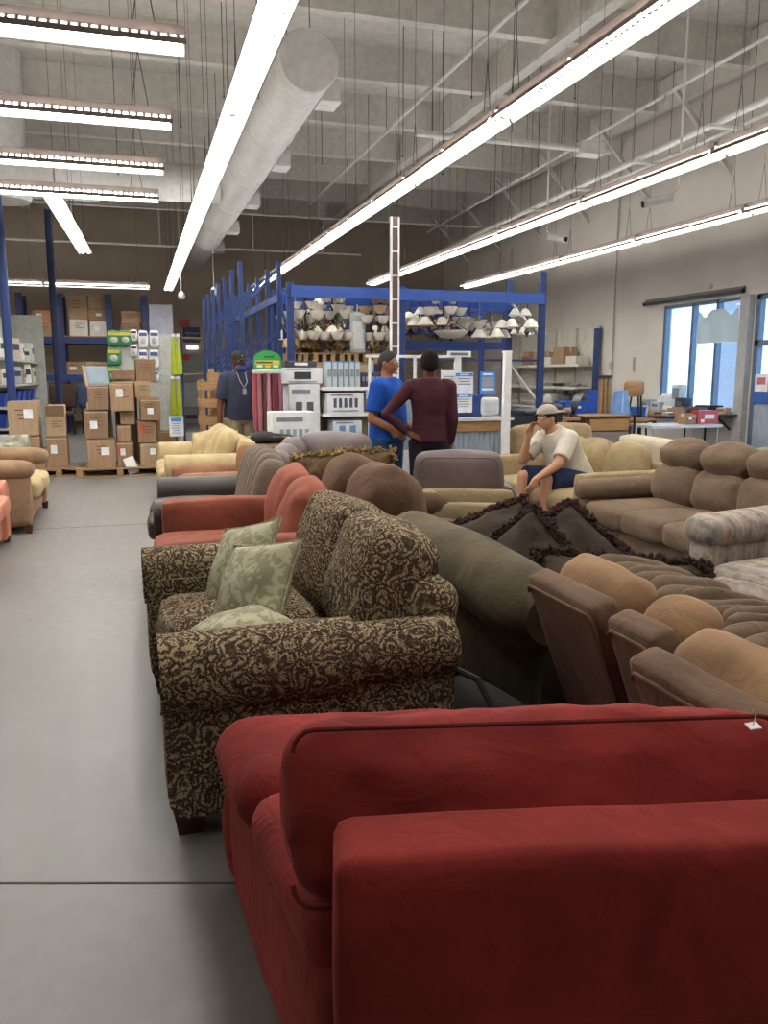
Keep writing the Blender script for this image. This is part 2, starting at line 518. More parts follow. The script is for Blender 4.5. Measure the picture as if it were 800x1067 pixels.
# ---------------------------------------------------------------- overhead: strip lights, ducts, pipes
M_tube = emit('lit_tube', (1.0, .97, .92, 1), TUBE)
M_refl = plain('#a2a2a0', .4)
M_house = plain('#80716b', .5)
M_wire = plain('#55524f', .5, .5)
def strip_parts():
    L = 2.42
    hs = MB().box((0, 0, .03), (L, .06, .06))
    rf = MB()
    for s in (-1, 1):
        pts = [(.03, 0.0), (.036, -.003), (.085, -.04), (.108, -.082)]
        for i in (0, 2):   # solid bands
            (a, za), (b, zb) = pts[i], pts[i + 1]
            rf.add([(-L / 2, s * a, za), (L / 2, s * a, za), (L / 2, s * b, zb), (-L / 2, s * b, zb), (-L / 2, s * a, za + .003), (L / 2, s * a, za + .003), (L / 2, s * b, zb + .003), (-L / 2, s * b, zb + .003)],
                   [(0, 1, 2, 3), (7, 6, 5, 4), (0, 4, 5, 1), (2, 6, 7, 3), (1, 5, 6, 2), (0, 3, 7, 4)])
        (a, za), (b, zb) = pts[1], pts[2]
        n = 40
        for k in range(n):  # bars between the slots
            x0 = -L / 2 + k * L / n; x1 = x0 + L / n * .34
            rf.add([(x0, s * a, za), (x1, s * a, za), (x1, s * b, zb), (x0, s * b, zb), (x0, s * a, za + .003), (x1, s * a, za + .003), (x1, s * b, zb + .003), (x0, s * b, zb + .003)],
                   [(0, 1, 2, 3), (7, 6, 5, 4), (0, 4, 5, 1), (2, 6, 7, 3), (1, 5, 6, 2), (0, 3, 7, 4)])
    for x in (-L / 2 + .01, 0, L / 2 - .01): rf.box((x, 0, -.02), (.012, .13, .05))
    return hs, rf
_hs, _rf = strip_parts()
strip = thing('fluorescent_strip_light', '-', 'ceiling light', (0, 0, -5))
_hs.build('housing', M_house, strip, angle=0)
_rf.build('reflector', M_refl, strip, angle=0)
for s in (-1, 1):
    MB().add([(-1.21, s * .088, -.038), (1.21, s * .088, -.038), (1.21, s * .112, -.081), (-1.21, s * .112, -.081), (-1.21, s * .091, -.037), (1.21, s * .091, -.037), (1.21, s * .115, -.080), (-1.21, s * .115, -.080)],
             [(0, 1, 2, 3), (7, 6, 5, 4), (0, 4, 5, 1), (2, 6, 7, 3), (1, 5, 6, 2), (0, 3, 7, 4)]).build('outer_shell', M_house, strip, angle=0)
for s in (-1, 1):
    MB().tube([(-1.19, s * .05, -.042), (1.19, s * .05, -.042)], .019, 8).build('tube', M_tube, strip)
for x in (-.95, .95):
    g = MB().tube([(x, 0, .5), (x, 0, ZC - 3.6)], .003, 4)
    g.tube([(x - .07, 0, .06), (x, 0, .5)], .004, 4); g.tube([(x + .07, 0, .06), (x, 0, .5)], .004, 4)
    g.build('hanger_wire', M_wire, strip, angle=0)
n_strip = [0]
def place_strip(x, y, rz, label, z=3.6, tilt=0):
    o = strip if n_strip[0] == 0 else dup(strip, (x, y, z), rz, label)
    o.location = (x, y, z + .1); o.rotation_euler = (0, 0, rz); o['label'] = label; o['group'] = 'fluorescent strip lights'
    n_strip[0] += 1
    return o
RN = [(1.08, 22.1, 'row beside the big duct'), (3.12, 21.5, 'row right of the rack uprights'),
      (5.62, 19.4, 'row under the conduit tray'), (8.0, 19.3, 'row nearest the right wall')]
for k9, (x, yend, nm) in enumerate(RN):
    k = 0
    y = yend - 1.22
    while y > (-1.6 if k9 == 0 else 1.4):  # first row runs on past the camera, added unseen to light seat backs
        place_strip(x + (-.009 if k9 == 0 else 0) * (yend - y), y, PI / 2 - (.009 if k9 == 0 else 0), f"{(ORD + ['thirteenth'])[k]} strip light from the far end of the {nm}")
        y -= 2.46; k += 1
XN = [(5.95, 'nearest'), (7.7, 'second nearest'), (9.4, 'third nearest'), (10.9, 'fourth nearest'), (21.6, 'farthest')]
for y, nm in XN:
    for k in range(3 if y < 20 else 4):
        place_strip(.48 - 1.22 - k * 2.46 + (.15 if y > 20 else 0), y, 0, f"{ORD[k]} strip from the right in the {nm} crosswise light row")
for k in range(2):
    place_strip(-.72 + .08 * k, 12.25 + 2.46 * k, PI / 2 - .03, f"{['nearer', 'farther'][k]} light of the short lengthwise pair behind the crosswise lights")

# the round supply duct with its grilles
M_duct = plain('#c3c1bc', .5, .0)
t = thing('air_duct', 'big round white spiral air duct running along under the ceiling', 'air duct', (2.12, 9.7, 5.0))
g = MB()
rings = []
for k in range(36):
    y = k * .49
    for dy, rr in ((0, .33), (.02, .345), (.05, .345), (.07, .33)) if k % 5 == 0 else ((0, .33),):
        rings.append([(rr * math.cos(a * PI / 14), y + dy, rr * math.sin(a * PI / 14)) for a in range(28)])
g.loft(rings); g.build('tube_body', M_duct, t)
for i, y in enumerate((.9, 4.2, 7.4, 10.6, 13.8)):
    o = MB().box((.42, y, -.05), (.26, .42, .26)).build('outlet_box', M_duct, t, angle=0)
    MB().box((.556, y, -.05), (.012, .36, .2)).build('grille', plain('#8d8b87', .5), o, angle=0)
for y in (1.5, 6.5, 11.5, 16): 
    for s in (-1, 1): MB().tube([(s * .34, y, 0), (s * .34, y, ZC - 5)], .006, 4).build('hanger_strap', M_wire, t, angle=0)
t = thing('air_duct', 'pale cross duct with a vertical drop at upper left', 'air duct', (-1.55, 16.2, 5.0))
g = MB()
prof = [(-.5, .42), (.5, .42), (1.2, .42), (1.25, .36), (2.4, .33), (3.35, .33)]
rings = [[(x, r * math.cos(a * PI / 12), r * math.sin(a * PI / 12)) for a in range(24)] for x, r in prof]
g.loft(rings); g.build('cross_run', M_duct, t)
g = MB().lathe([(.46, -.5), (.5, -.42), (.5, .2), (.46, .22), (.46, 1.1), (.5, 1.12), (.5, 1.16), (.46, 1.18), (.46, ZC - 5.01)], (-.4, 0, 0), 28); g.build('riser', M_duct, t)

# pipes and trays
M_pipe = plain('#cbc9c4', .5)
t = thing('conduit_tray', 'white ladder tray of two pipes hung above the right-hand light rows', 'cable tray', (8.1, 0, 5.0))
for s, r in ((-.2, .05), (.2, .035)):
    MB().tube([(s - .1, 5, 0), (s + .25, 12, 0), (s + .85, 24, 0)], r, 8).build('pipe', M_pipe, t)
MB().tube([(.02, 5, .16), (.37, 12, .16), (.9, 24, .16)], .02, 6).build('conduit', M_galv, t)
for k in range(9):
    y = 6.2 + k * 2.0; dx = -.1 + (y - 5) * .05
    MB().box((dx, y, -.07), (.74, .07, .04)).build('rung', M_pipe, t, angle=0)
    for q in (-.34, .34): MB().tube([(dx + q, y, -.07), (dx + q, y, ZC - 5.005)], .006, 4).build('hanger_rod', M_wire, t, angle=0)
t = thing('sprinkler_pipe', 'thin white sprinkler pipe running lengthwise above the conduit tray', 'sprinkler pipe', (7.8, 4, 5.75))
MB().tube([(0, 0, 0), (.2, 6, 0), (1.0, 20, 0)], .028, 8).build('pipe', M_pipe, t)
for k in range(6):
    o = MB().tube([(.03 + k * .12, 1.5 + k * 3, 0), (.03 + k * .12, 1.5 + k * 3, -.1)], .018, 6); o.lathe([(.03, 0), (.035, .012), (.005, .02)], (.03 + k * .12, 1.5 + k * 3, -.12), 8); o.build('sprinkler_head', M_galv, t)
    MB().tube([(.03 + k * .12, 1.8 + k * 3, 0), (.03 + k * .12, 1.8 + k * 3, ZC - 5.75)], .006, 4).build('hanger_rod', M_wire, t, angle=0)
t = thing('sprinkler_pipe', 'white pipe branching crosswise to a junction box between two light rows', 'sprinkler pipe', (4.6, 13.2, 5.35))
MB().tube([(0, 0, 0), (3.6, 0, 0)], .05, 8).build('pipe', M_pipe, t)
MB().box((3.2, 0, 0), (.45, .3, .2)).build('junction_box', M_pipe, t, angle=0)
for x in (.3, 2.0): MB().tube([(x, 0, 0), (x, 0, ZC - 5.35)], .006, 4).build('hanger_rod', M_wire, t, angle=0)
for nm, z, y, x0, x1, drops in (('upper', 5.75, 22.8, -8.9, 10.4, (-2, -.2, 2.8, 5.2, 7.2)), ('lower', 4.95, 23.6, -8.9, 6.6, (-1.2, 1, 3.5, 5.5))):
    t = thing('sprinkler_pipe', f'{nm} of the two white pipes crossing high before the back wall', 'sprinkler pipe', (0, y, z))
    MB().tube([(x0, 0, 0), (x1, 0, 0)], .03, 8).build('pipe', M_pipe, t)
    for x in drops: MB().tube([(x, 0, 0), (x, 0, ZC - z - .01)], .022, 6).build('drop', M_pipe, t, angle=0)
t = thing('sprinkler_pipe', 'grey pipe running lengthwise between the two brightest light rows', 'sprinkler pipe', (5.0, 6, 6.15))
MB().tube([(0, 0, 0), (0, 17, 0)], .03, 8).build('pipe', M_pipe, t)
for k in range(6): MB().tube([(0, 1 + k * 3, 0), (0, 1 + k * 3, ZC - 6.15)], .006, 4).build('hanger_rod', M_wire, t, angle=0)
t = thing('conduit', 'thin bent conduit across the ceiling at top centre', 'conduit', (3.6, 9.2, 6.3))
MB().tube([(-1.6, 1.2, .1), (.4, 0, 0), (2.4, -.6, 0), (2.5, -.6, .1)], .016, 6).build('pipe', M_wire, t)
for x in (-.9, 1.4): MB().tube([(x, .78 if x < 0 else -.3, .04), (x, .78 if x < 0 else -.3, ZC - 6.3)], .006, 4).build('hanger_rod', M_wire, t, angle=0)
# loose drop wires of removed fittings
for i, (px, py, y) in enumerate([(335, 120, 14), (420, 120, 12), (462, 90, 11), (492, 60, 10.5), (535, 60, 11.5), (562, 120, 13), (600, 70, 12.5), (640, 60, 12), (450, 190, 15), (384, 170, 16.5), (300, 110, 13), (232, 60, 12), (186, 60, 12), (118, 80, 13)]):
    p = at(px, py, Y=y)
    nm = ['beside the big duct', 'right of the duct grille', 'at top centre', 'left of the brightest row', 'behind the brightest row', 'over the rack beam', 'before the ledger beam', 'near the top right light',
          'above the rack corner', 'over the chandeliers', 'left edge of the duct', 'beside the first long row', 'between the two duct runs', 'above the crosswise lights'][i]
    zb = max(3.9, p.z - random.uniform(.4, 1.5))
    g = MB().tube([(0, 0, 0), (0, 0, ZC - zb)], .006, 5); g.ball((0, 0, 0), .016, 6)
    o = g.build('hanging_wire', M_wire, None, (p.x, p.y, zb), angle=0); tag(o, f'thin wire hanging from the ceiling {nm}', 'wire', 'ceiling drop wires')
# cameras and sensors
def bullet_camera(label, loc, rz, wall=False):
    t = thing('security_camera', label, 'security camera', loc, rz)
    g = MB().tube([(0, 0, .0), (.3, -.2, -.08)], [.055, .06], 12); g.build('camera_body', M_white, t)
    MB().tube([(.31, -.207, -.083), (.318, -.212, -.085)], .045, 12).build('lens', plain('#1c1c1e', .2), t)
    MB().tube([(0, 0, .04), (-.05, .05, .12), (-.06, .06, ZC - loc[2])], .018, 6).build('bracket', M_pipe, t)
p = at(700, 206, Y=9.5); bullet_camera('white bullet security camera hanging before the right wall', p, PI + .3)
p = at(572, 247, Y=13.5); bullet_camera('small white camera hanging above the right end of the rack', p, -.6)
for lab, (px, py), y in (('white pendant sensor hanging below the duct end', (223, 305), 17), ('small pendant speaker by the rack top', (189, 309), 18)):
    p = at(px, py, Y=y)
    t = thing('pendant_sensor', lab, 'sensor', p)
    MB().lathe([(.03, .1), (.06, .06), (.075, 0), (.05, -.05), (.01, -.06)][::-1], seg=12).build('sensor_body', M_white, t)
    MB().tube([(0, 0, .08), (0, 0, ZC - p.z)], .006, 5).build('cord', M_pipe, t)
p = at(741, 298, X=10.5)
o = MB().lathe([(.045, 0), (.05, .02), (.035, .05), (.01, .06)], seg=12, M=Matrix.Rotation(-PI / 2, 4, 'Y')).build('motion_sensor', M_white, None, (10.5, p.y, p.z)); tag(o, 'small white sensor on the wall above the window', 'sensor')
# ---------------------------------------------------------------- upholstery
# a seat's own frame: x along its width, front towards -y, base on z = 0
M_paisley = paisley('paisley_chenille')
M_leafpil = leafy('sage_leaf_fabric')
M_red = suede('red_microsuede', '#7e2a26', .3, .55, 4.0)
M_redseam = suede('red_seam', '#57201d', .2, .4)
M_rust = suede('rust_microsuede', '#8a5040', .2, .5, 4.0)
M_olive = suede('olive_velour', '#564d3b', .3, .5, 5.0)
M_plush = suede('dark_plush', '#3a3028', .3, .4, 7.0)
M_fringe = suede('brown_fringe', '#35261f', .35, .3, 30.0)
M_taupe = suede('taupe_microfiber', '#6b5546', .2, .5, 4.0)
M_tan2 = suede('caramel_microfiber', '#917257', .2, .5, 4.0)
M_brown3 = suede('mocha_microfiber', '#6d5b4b', .18, .5, 5.0)
M_beige = suede('beige_chenille', '#9a8768', .18, .3, 9.0)
M_cream = suede('butter_cotton', '#ad9b75', .12, .2, 6.0)
M_dkbrown = suede('chocolate_velour', '#5a4435', .25, .6, 5.0)
M_channel = suede('taupe_channel_cloth', '#6b5f54', .15, .4, 6.0)
M_dkarm = leather('charcoal_leather', '#3a3431', .5)
M_dkseat = leather('espresso_leather', '#33271f', .42)
M_gleather = leather('grey_leather', '#6b5d5c', .45)
M_salmon = leather('salmon_leather', '#b5745a', .45)
M_oldtan = suede('olive_tan_cloth', '#87785c', .12, .3, 6.0)
M_foot = plain('#4a2d1e', .45)
M_black = plain('#1c1a19', .7)
M_under = plain('#151414', .9)
M_plaid = plaidy('faded_southwest_weave')
M_floral = floral('floral_tapestry')
M_gold = suede('gold_fringe', '#8a744a', .35, .3, 40.0)
M_goldcloth = suede('bronze_brocade', '#5c4a34', .3, .4, 25.0)

def roll_profile(w, zb, top, r, out=.02, inner=0.0):
    """section of a rolled arm: panel of width w whose top curls outwards (+x)"""
    cx, cz = w / 2 + out, top - r
    p = [(inner, zb), (inner, cz)]
    p += [(cx + r * math.cos(a), cz + r * math.sin(a)) for a in [PI - k * (PI * 1.28) / 14 for k in range(15)]]
    p += [(w, cz - r * .95), (w, zb)]
    return p[::-1]
def piping(g, pts, r=.008): g.tube(pts, r, 6)
def rrect(x0, x1, y0, y1, r, n=4):
    out = []
    for cx, cy, a0 in ((x1 - r, y1 - r, 0), (x0 + r, y1 - r, 90), (x0 + r, y0 + r, 180), (x1 - r, y0 + r, 270)):
        out += [(cx + r * math.cos(R(a0 + k * 90 / n)), cy + r * math.sin(R(a0 + k * 90 / n))) for k in range(n + 1)]
    return out
def feet(t, W, D, h=.08, s=.07, m=None, inset=.07):
    for x in (-1, 1):
        for y in (-1, 1):
            g = MB(); a, b = s / 2, s * .36
            cx, cy = x * (W / 2 - inset), y * (D / 2 - inset)
            g.loft([[(cx + i * q, cy + j * q, z) for i, j in ((-1, -1), (1, -1), (1, 1), (-1, 1))] for q, z in ((b, 0), (a, h))])
            g.build('foot', m or M_foot, t, angle=0)

def sofa(name, label, loc, rz, m, W=1.9, D=.9, seat=.45, arm_h=.62, arm_w=.2, arm='roll', n=3, back_h=.82, back_t=.2, cush=.5, style='pillow', cat='sofa',
         m_arm=None, m_back=None, m_seat=None, foot=.07, group=None, seatrise=0.0, wr=.012, m_cush=None, lean=.12, back_w=None):
    """a seat of the usual build: base, two arms, back, seat and back cushions, feet"""
    m_arm, m_back, m_seat, m_cush = m_arm or m, m_back or m, m_seat or m, m_cush or m_back or m
    t = thing(name, label, cat, loc, rz, group)
    sd = sum(map(ord, label)) % 97
    MB().soft((0, .02, (foot + seat - .14) / 2 + .01), (W - .06, D - .1, seat - .14 - foot), .03, .0, 4).build('base', m, t)
    feet(t, W, D, foot + .01)
    inw = W - 2 * arm_w
    for s in (-1, 1):
        g = MB(); M = Matrix.Scale(s, 4, (1, 0, 0)) @ T(inw / 2, 0, 0)
        if arm == 'roll':
            r = arm_w * .52
            pr = roll_profile(arm_w * .8, foot, arm_h, r, arm_w * .12)
            if s > 0: g.prism(pr, -D / 2 + .03, D / 2 - .05, 'y', .03, M)
            else: g.prism([(-x, z) for x, z in pr][::-1], -D / 2 + .03, D / 2 - .05, 'y', .03, T(-inw / 2, 0, 0))
        elif arm == 'pad':
            g.soft((s * (inw + arm_w) / 2, 0, (arm_h + foot) / 2 - .05), (arm_w * .86, D - .08, arm_h - foot - .1), .05, .01, 6)
            g.soft((s * (inw + arm_w) / 2, -.02, arm_h - .07), (arm_w * 1.06, D - .04, .17), .08, .015, 8, wr * .6, sd)
        else:
            g.soft((s * (inw + arm_w) / 2, 0, (arm_h + foot) / 2), (arm_w, D - .06, arm_h - foot), .035, .008, 8, wr * .4, sd)
        g.build('arm', m_arm, t)
    # back
    g = MB(); th = math.atan(lean)
    Mb = T(0, D / 2 - back_t / 2 - .02, seat - .12) @ Matrix.Rotation(-th, 4, 'X')
    bh = back_h - seat + .12
    if style == 'channel':
        k = max(4, int(W / .2)); cw = (W - .1) / k
        for i in range(k):
            hh = bh * (1 - .10 * abs((i + .5) / k * 2 - 1) ** 2)
            g.soft((-(W - .1) / 2 + (i + .5) * cw, 0, hh / 2), (cw * 1.06, back_t, hh), .07, .02, 6, 0, 0, Mb)
        g.build('back', m_back, t)
    elif style == 'panel':
        BW = (back_w or W - .04) / 2
        g.soft((0, 0, bh / 2), (BW * 2, back_t, bh), .07, .03, 10, wr * .4, sd, Mb); g.build('back', m_back, t)
        p = MB(); piping(p, [Mb @ Vector((x, back_t / 2 - .005, z)) for x, z in rrect(-BW + .03, BW - .03, .03, bh - .03, .07)]); p.build('piping', m_back, t)
    else:
        g.soft((0, 0, bh / 2), (W - .06, back_t, bh), .06, .01, 8, wr * .3, sd, Mb)
        g.build('back', m_back, t)
    cw = inw / n; cd = D - back_t - .02
    for i in range(n):
        x = -inw / 2 + (i + .5) * cw
        g = MB().soft((x, -D / 2 + cd / 2 - .01, seat - .07 + seatrise), (cw - .008, cd, .17), .05, .028, 10, wr * .6, sd + i)
        g.build('seat_cushion', m_seat, t)
        if style in ('pillow', 'puff', 'tuft'):
            Mc = T(x, D / 2 - back_t - .1, seat) @ Matrix.Rotation(-.2, 4, 'X')
            g = MB()
            if style == 'pillow':
                g.soft((0, 0, cush / 2), (cw - .01, .2, cush), .08, .045, 12, wr, sd + i * 3, Mc, wf=3.5)
            elif style == 'puff':   # a low pad with a fat roll on top
                g.soft((0, .0, cush * .3), (cw - .01, .2, cush * .62), .09, .05, 10, wr, sd + i, Mc)
            else:
                for j in range(3): g.soft((0, .02 * j, cush * (.17 + .31 * j)), (cw - .01, .17, cush * .34), .07, .03, 10, wr, sd + i + j, Mc)
            g.build('back_cushion', m_cush, t)
            if style == 'puff':
                MB().soft((0, .03, cush * .8), (cw * .98, .25, cush * .44), .11, .05, 12, wr * 1.3, sd + i + 5, Mc, wf=5).build('head_roll', m_cush, t)
    return t

def pillow(name, label, cat, m, size, thick, M, wr=.008, seed=0, pip=None, group=None, asp=1.0):
    """square throw pillow: pinched corners, fat middle"""
    n = 14; vs = []; fs = []; h = size / 2
    for side in (1, -1):
        for i in range(n + 1):
            for j in range(n + 1):
                u, v = -1 + 2 * i / n, -1 + 2 * j / n
                k = max(0, (1 - u * u)) ** .55 * max(0, (1 - v * v)) ** .55
                px = u * h * asp * (1 - .07 * (1 - v * v)); py = v * h * (1 - .07 * (1 - u * u))
                z = side * thick / 2 * k
                if 0 < i < n and 0 < j < n:
                    z += noise.noise(Vector((px * 9 + seed, py * 9, side * 3 + seed))) * wr * 2 * min(1, k * 2)
                vs.append((px, py, z))
    N = (n + 1) ** 2
    for s in (0, 1):
        for i in range(n):
            for j in range(n):
                a = s * N + i * (n + 1) + j
                q = (a, a + n + 1, a + n + 2, a + 1)
                fs.append(q if s == 0 else q[::-1])
    me = bpy.data.meshes.new(name); me.from_pydata(vs, [], fs); me.materials.append(m)
    bm = bmesh.new(); bm.from_mesh(me); bmesh.ops.remove_doubles(bm, verts=bm.verts, dist=1e-5); bm.to_mesh(me); bm.free()
    me.shade_smooth()
    o = bpy.data.objects.new(name, me); COL.objects.link(o); o.matrix_world = M
    tag(o, label, cat, group)
    if pip:
        pts = []
        for a, b in ((-1, -1), (1, -1), (1, 1), (-1, 1)):
            c, d = {(-1, -1): (1, -1), (1, -1): (1, 1), (1, 1): (-1, 1), (-1, 1): (-1, -1)}[(a, b)]
            for k in range(7):
                f = k / 7; u = a + (c - a) * f; v = b + (d - b) * f
                pts.append((u * h * (1 - .07 * (1 - v * v)), v * h * (1 - .07 * (1 - u * u)), 0))
        g = MB(); g.tube(pts, .007, 6, True); g.build('piping', pip, o)
    return o
def orient(loc, normal, up=(0, 0, 1), roll=0):
    z = Vector(normal).normalized(); x = Vector(up).cross(z).normalized(); y = z.cross(x)
    M = Matrix((x, y, z)).transposed().to_4x4()
    return T(*loc) @ M @ Matrix.Rotation(roll, 4, 'Z')

# ---- the red armless seat in front, its back to the camera
def red_seat():
    W, D = .86, 1.02
    t = thing('armless_sofa', 'red suede sofa without arms in front, turned back to the viewer', 'sofa', (.79, 1.59, 0), PI + R(-13))
    # local: front towards -y (away from the camera after the turn); the seat flares to the aisle side
    SH = Matrix(((1, -.31, 0, .13), (0, 1, 0, 0), (0, 0, 1, 0), (0, 0, 0, 1)))
    MB().soft((0, -.01, .235), (W, D - .06, .40), .07, .02, 16, .012, 3, SH, wf=3).build('base', M_red, t)
    MB().soft((0, .12, .435), (W + .012, .55, .17), .08, .03, 14, .012, 8, SH, wf=3.5).build('seat_cushion', M_red, t)
    MB().soft((0, -.33, .445), (W + .03, .42, .19), .09, .03, 14, .012, 12, SH, wf=3.5).build('seat_cushion', M_red, t)
    MB().soft((0, -D / 2 + .04, .23), (W - .02, .16, .40), .07, .03, 12, .012, 15, SH, wf=4).build('front_pad', M_red, t)
    # back frame: leaning slab with a rounded upper edge
    Mb = T(-.01, D / 2 - .055, .05) @ Matrix.Rotation(-.06, 4, 'X')
    MB().soft((0, 0, .355), (W - .03, .15, .71), .03, .004, 18, .004, 5, Mb, wf=2.5).build('back', M_red, t)
    # one long loose back cushion that flops over the back
    Mc = T(.01, D / 2 - .185, .535) @ Matrix.Rotation(.36, 4, 'X')
    o = MB().soft((0.0, .0, .155), (W + .09, .19, .31), .07, .03, 30, .02, 11, Mc, wf=5.5).build('back_cushion', M_red, t)
    p = MB(); piping(p, [Mc @ Vector((x, .086, z)) for x, z in rrect(-W / 2 - .037, W / 2 + .037, .0, .307, .04)], .005)
    p.build('piping', M_redseam, o)
    for x in (-1, 1):
        for y in (-1, 1):
            MB().lathe([(.025, 0), (.035, .06)], (x * .36 + (.1 if y < 0 else 0), y * .4, 0), 10).build('foot', M_foot, t)
    o = MB().tube([(0, 0, 0), (.005, .0, .02), (.0, .004, .03)], .0012, 5).build('price_tag', M_white, None, (1.075, 1.16, .86)); 
    MB().box((0, 0, -.0), (.026, .018, .002), Matrix.Rotation(.3, 4, 'X')).build('tag_paper', plain('#e4dede', .6), o, angle=0)
    tag(o, 'small white price tag pinned on top of the red cushion', 'price tag')
red_seat()

# ---- the paisley loveseat
def paisley_loveseat():
    W, D = 1.48, 1.02
    t = thing('loveseat', 'brown and tan paisley loveseat with rolled arms beside the aisle', 'loveseat', (.555, 3.26, 0), R(-90 + 1))
    inw = W - 2 * .2
    MB().soft((0, .0, .24), (W - .08, D - .06, .32), .04, .012, 10, .006, 2).build('base', M_paisley, t)
    for x in (-1, 1):
        for y in (-1, 1):
            g = MB(); cx, cy = x * (W / 2 - .1), y * (D / 2 - .07)
            g.loft([[(cx + i * q, cy + j * q, z) for i, j in ((-1, -1), (1, -1), (1, 1), (-1, 1))] for q, z in ((.04, 0), (.055, .1))]); g.build('foot', M_foot, t, angle=0)
    for s in (-1, 1):
        pr = roll_profile(.19, .085, .675, .105, .06)
        g = MB()
        def P(pr): return pr if s > 0 else [(-x, z) for x, z in pr][::-1]
        g.prism(P(pr), -D / 2, D / 2 - .03, 'y', .05, T(s * inw / 2, 0, 0)); g.build('arm', M_paisley, t)
        # arm cap: a loose piece of the same cloth over the front two thirds
        cx, cz, r = .19 / 2 + .06, .57, .127
        a0, a1 = PI * 1.0, -PI * .46
        outer = [(cx + r * math.cos(a0 + (a1 - a0) * k / 16), cz + r * math.sin(a0 + (a1 - a0) * k / 16)) for k in range(17)]
        inner = [(cx + (r - .008) * math.cos(a0 + (a1 - a0) * k / 16), cz + (r - .008) * math.sin(a0 + (a1 - a0) * k / 16)) for k in range(17)]
        outer = [(outer[0][0], .46)] + outer; inner = [(inner[0][0], .46)] + inner
        MB().prism(P((outer + inner[::-1])[::-1]), -D / 2 - .012, D / 2 - .40, 'y', 0, T(s * inw / 2, 0, 0)).build('arm_cap', M_paisley, t)
    Mb = T(0, D / 2 - .13, .33) @ Matrix.Rotation(-.16, 4, 'X')
    g = MB().soft((0, 0, .23), (W - .12, .2, .46), .09, .02, 14, .006, 4, Mb); g.build('back', M_paisley, t)
    cw = inw / 2
    for i in (-1, 1):
        o = MB().soft((i * cw / 2, -.10, .415), (cw - .004, .72, .19), .07, .03, 14, .008, 9 + i).build('seat_cushion', M_paisley, t)
        p = MB(); piping(p, [(i * cw / 2 + x, y - .10, .485) for x, y in rrect(-cw / 2 + .015, cw / 2 - .015, -.35, .33, .06)], .006); p.build('piping', M_paisley, o)
        Mc = T(i * (cw / 2 + .01), D / 2 - .25, .46) @ Matrix.Rotation(-.3, 4, 'X') @ rotz(-.06 * i)
        o = MB().soft((0, 0, .255), (cw + .05, .27, .46), .075, .03, 18, .012, 21 + i * 4, Mc, wf=3.5).build('back_cushion', M_paisley, t)
        for yy in (-.09, .1):
            p = MB(); piping(p, [Mc @ Vector((x, yy, z)) for x, z in rrect(-cw / 2 + .0, cw / 2 - .0, .02, .45, .07)], .008); p.build('piping', M_paisley, o)
paisley_loveseat()
pg = 'sage leaf throw pillows on the paisley loveseat'
pillow('throw_pillow', 'sage leaf-print throw pillow leaning second, behind the front one on the paisley loveseat', 'pillow', M_leafpil, .40, .16, orient((.44, 3.56, .675), (-.80, -.35, .52), roll=.30), seed=2, pip=M_leafpil)
pillow('throw_pillow', 'sage leaf-print throw pillow leaning upright in front of the other one', 'pillow', M_leafpil, .40, .17, orient((.45, 3.24, .65), (-.74, -.42, .55), roll=.22), seed=5, pip=M_leafpil)
pillow('throw_pillow', 'sage leaf-print throw pillow lying flat on the paisley seat by the near arm', 'pillow', M_leafpil, .34, .15, orient((.36, 2.92, .575), (-.10, .05, 1), up=(0, 1, 0), roll=.3), seed=9, pip=M_leafpil)

# ---- the aisle row behind it, all facing the aisle
sofa('sofa', 'rust red suede sofa with two loose back pillows beside the aisle', (.62, 4.92, 0), R(-90 - 3), M_rust, W=1.62, D=1.02, arm='box', arm_w=.2, arm_h=.67, n=2, back_h=.72, back_t=.12, cush=.44, style='pillow', wr=.025, lean=.2)
def channel_sofa():
    W, D = 1.55, .86
    t = sofa('sofa', 'dark leather sofa with a taupe channelled back behind the rust sofa', (.56, 6.52, 0), R(-90 - 3), M_dkseat, W=W, D=D, arm='roll', arm_w=.22, arm_h=.64, n=2, back_h=.95, style='channel', m_back=M_channel, m_arm=M_dkarm, m_seat=M_dkseat, lean=.3, seat=.47)
channel_sofa()
t = sofa('armchair', 'small terracotta armchair with a woven back between dark and butter sofas', (.80, 8.15, 0), R(-90), suede('terracotta_cloth', '#8f6a52', .2, .3), W=.95, D=.85, arm='pad', arm_w=.15, arm_h=.58, n=1, back_h=.78, style='panel', cat='armchair', m_back=suede('woven_wicker', '#7f5b3a', .45, .1, 40))
t = sofa('sofa', 'butter yellow sofa with throw pillows at the far end of the aisle row', (.80, 9.95, 0), R(-90), M_cream, W=2.1, D=1.0, arm='roll', arm_w=.3, arm_h=.66, n=3, back_h=.8, cush=.42, style='pillow')
for i, (lab, loc, nrm, rl) in enumerate((('plain butter yellow pillow leaning on the far arm of the butter sofa', (.92, 10.5, .62), (-.6, -.7, .5), .25), ('butter yellow pillow in the middle of the butter sofa', (1.0, 9.95, .61), (-.8, -.4, .55), .2), ('butter yellow pillow nearest the near arm of the butter sofa', (1.05, 9.45, .60), (-.7, -.5, .6), .1))):
    pillow('throw_pillow', lab, 'pillow', M_cream if i != 1 else suede('straw_cloth', '#b59f6e', .25, .2, 14), .5, .2, orient(loc, nrm, roll=rl), seed=i * 7, wr=.015)

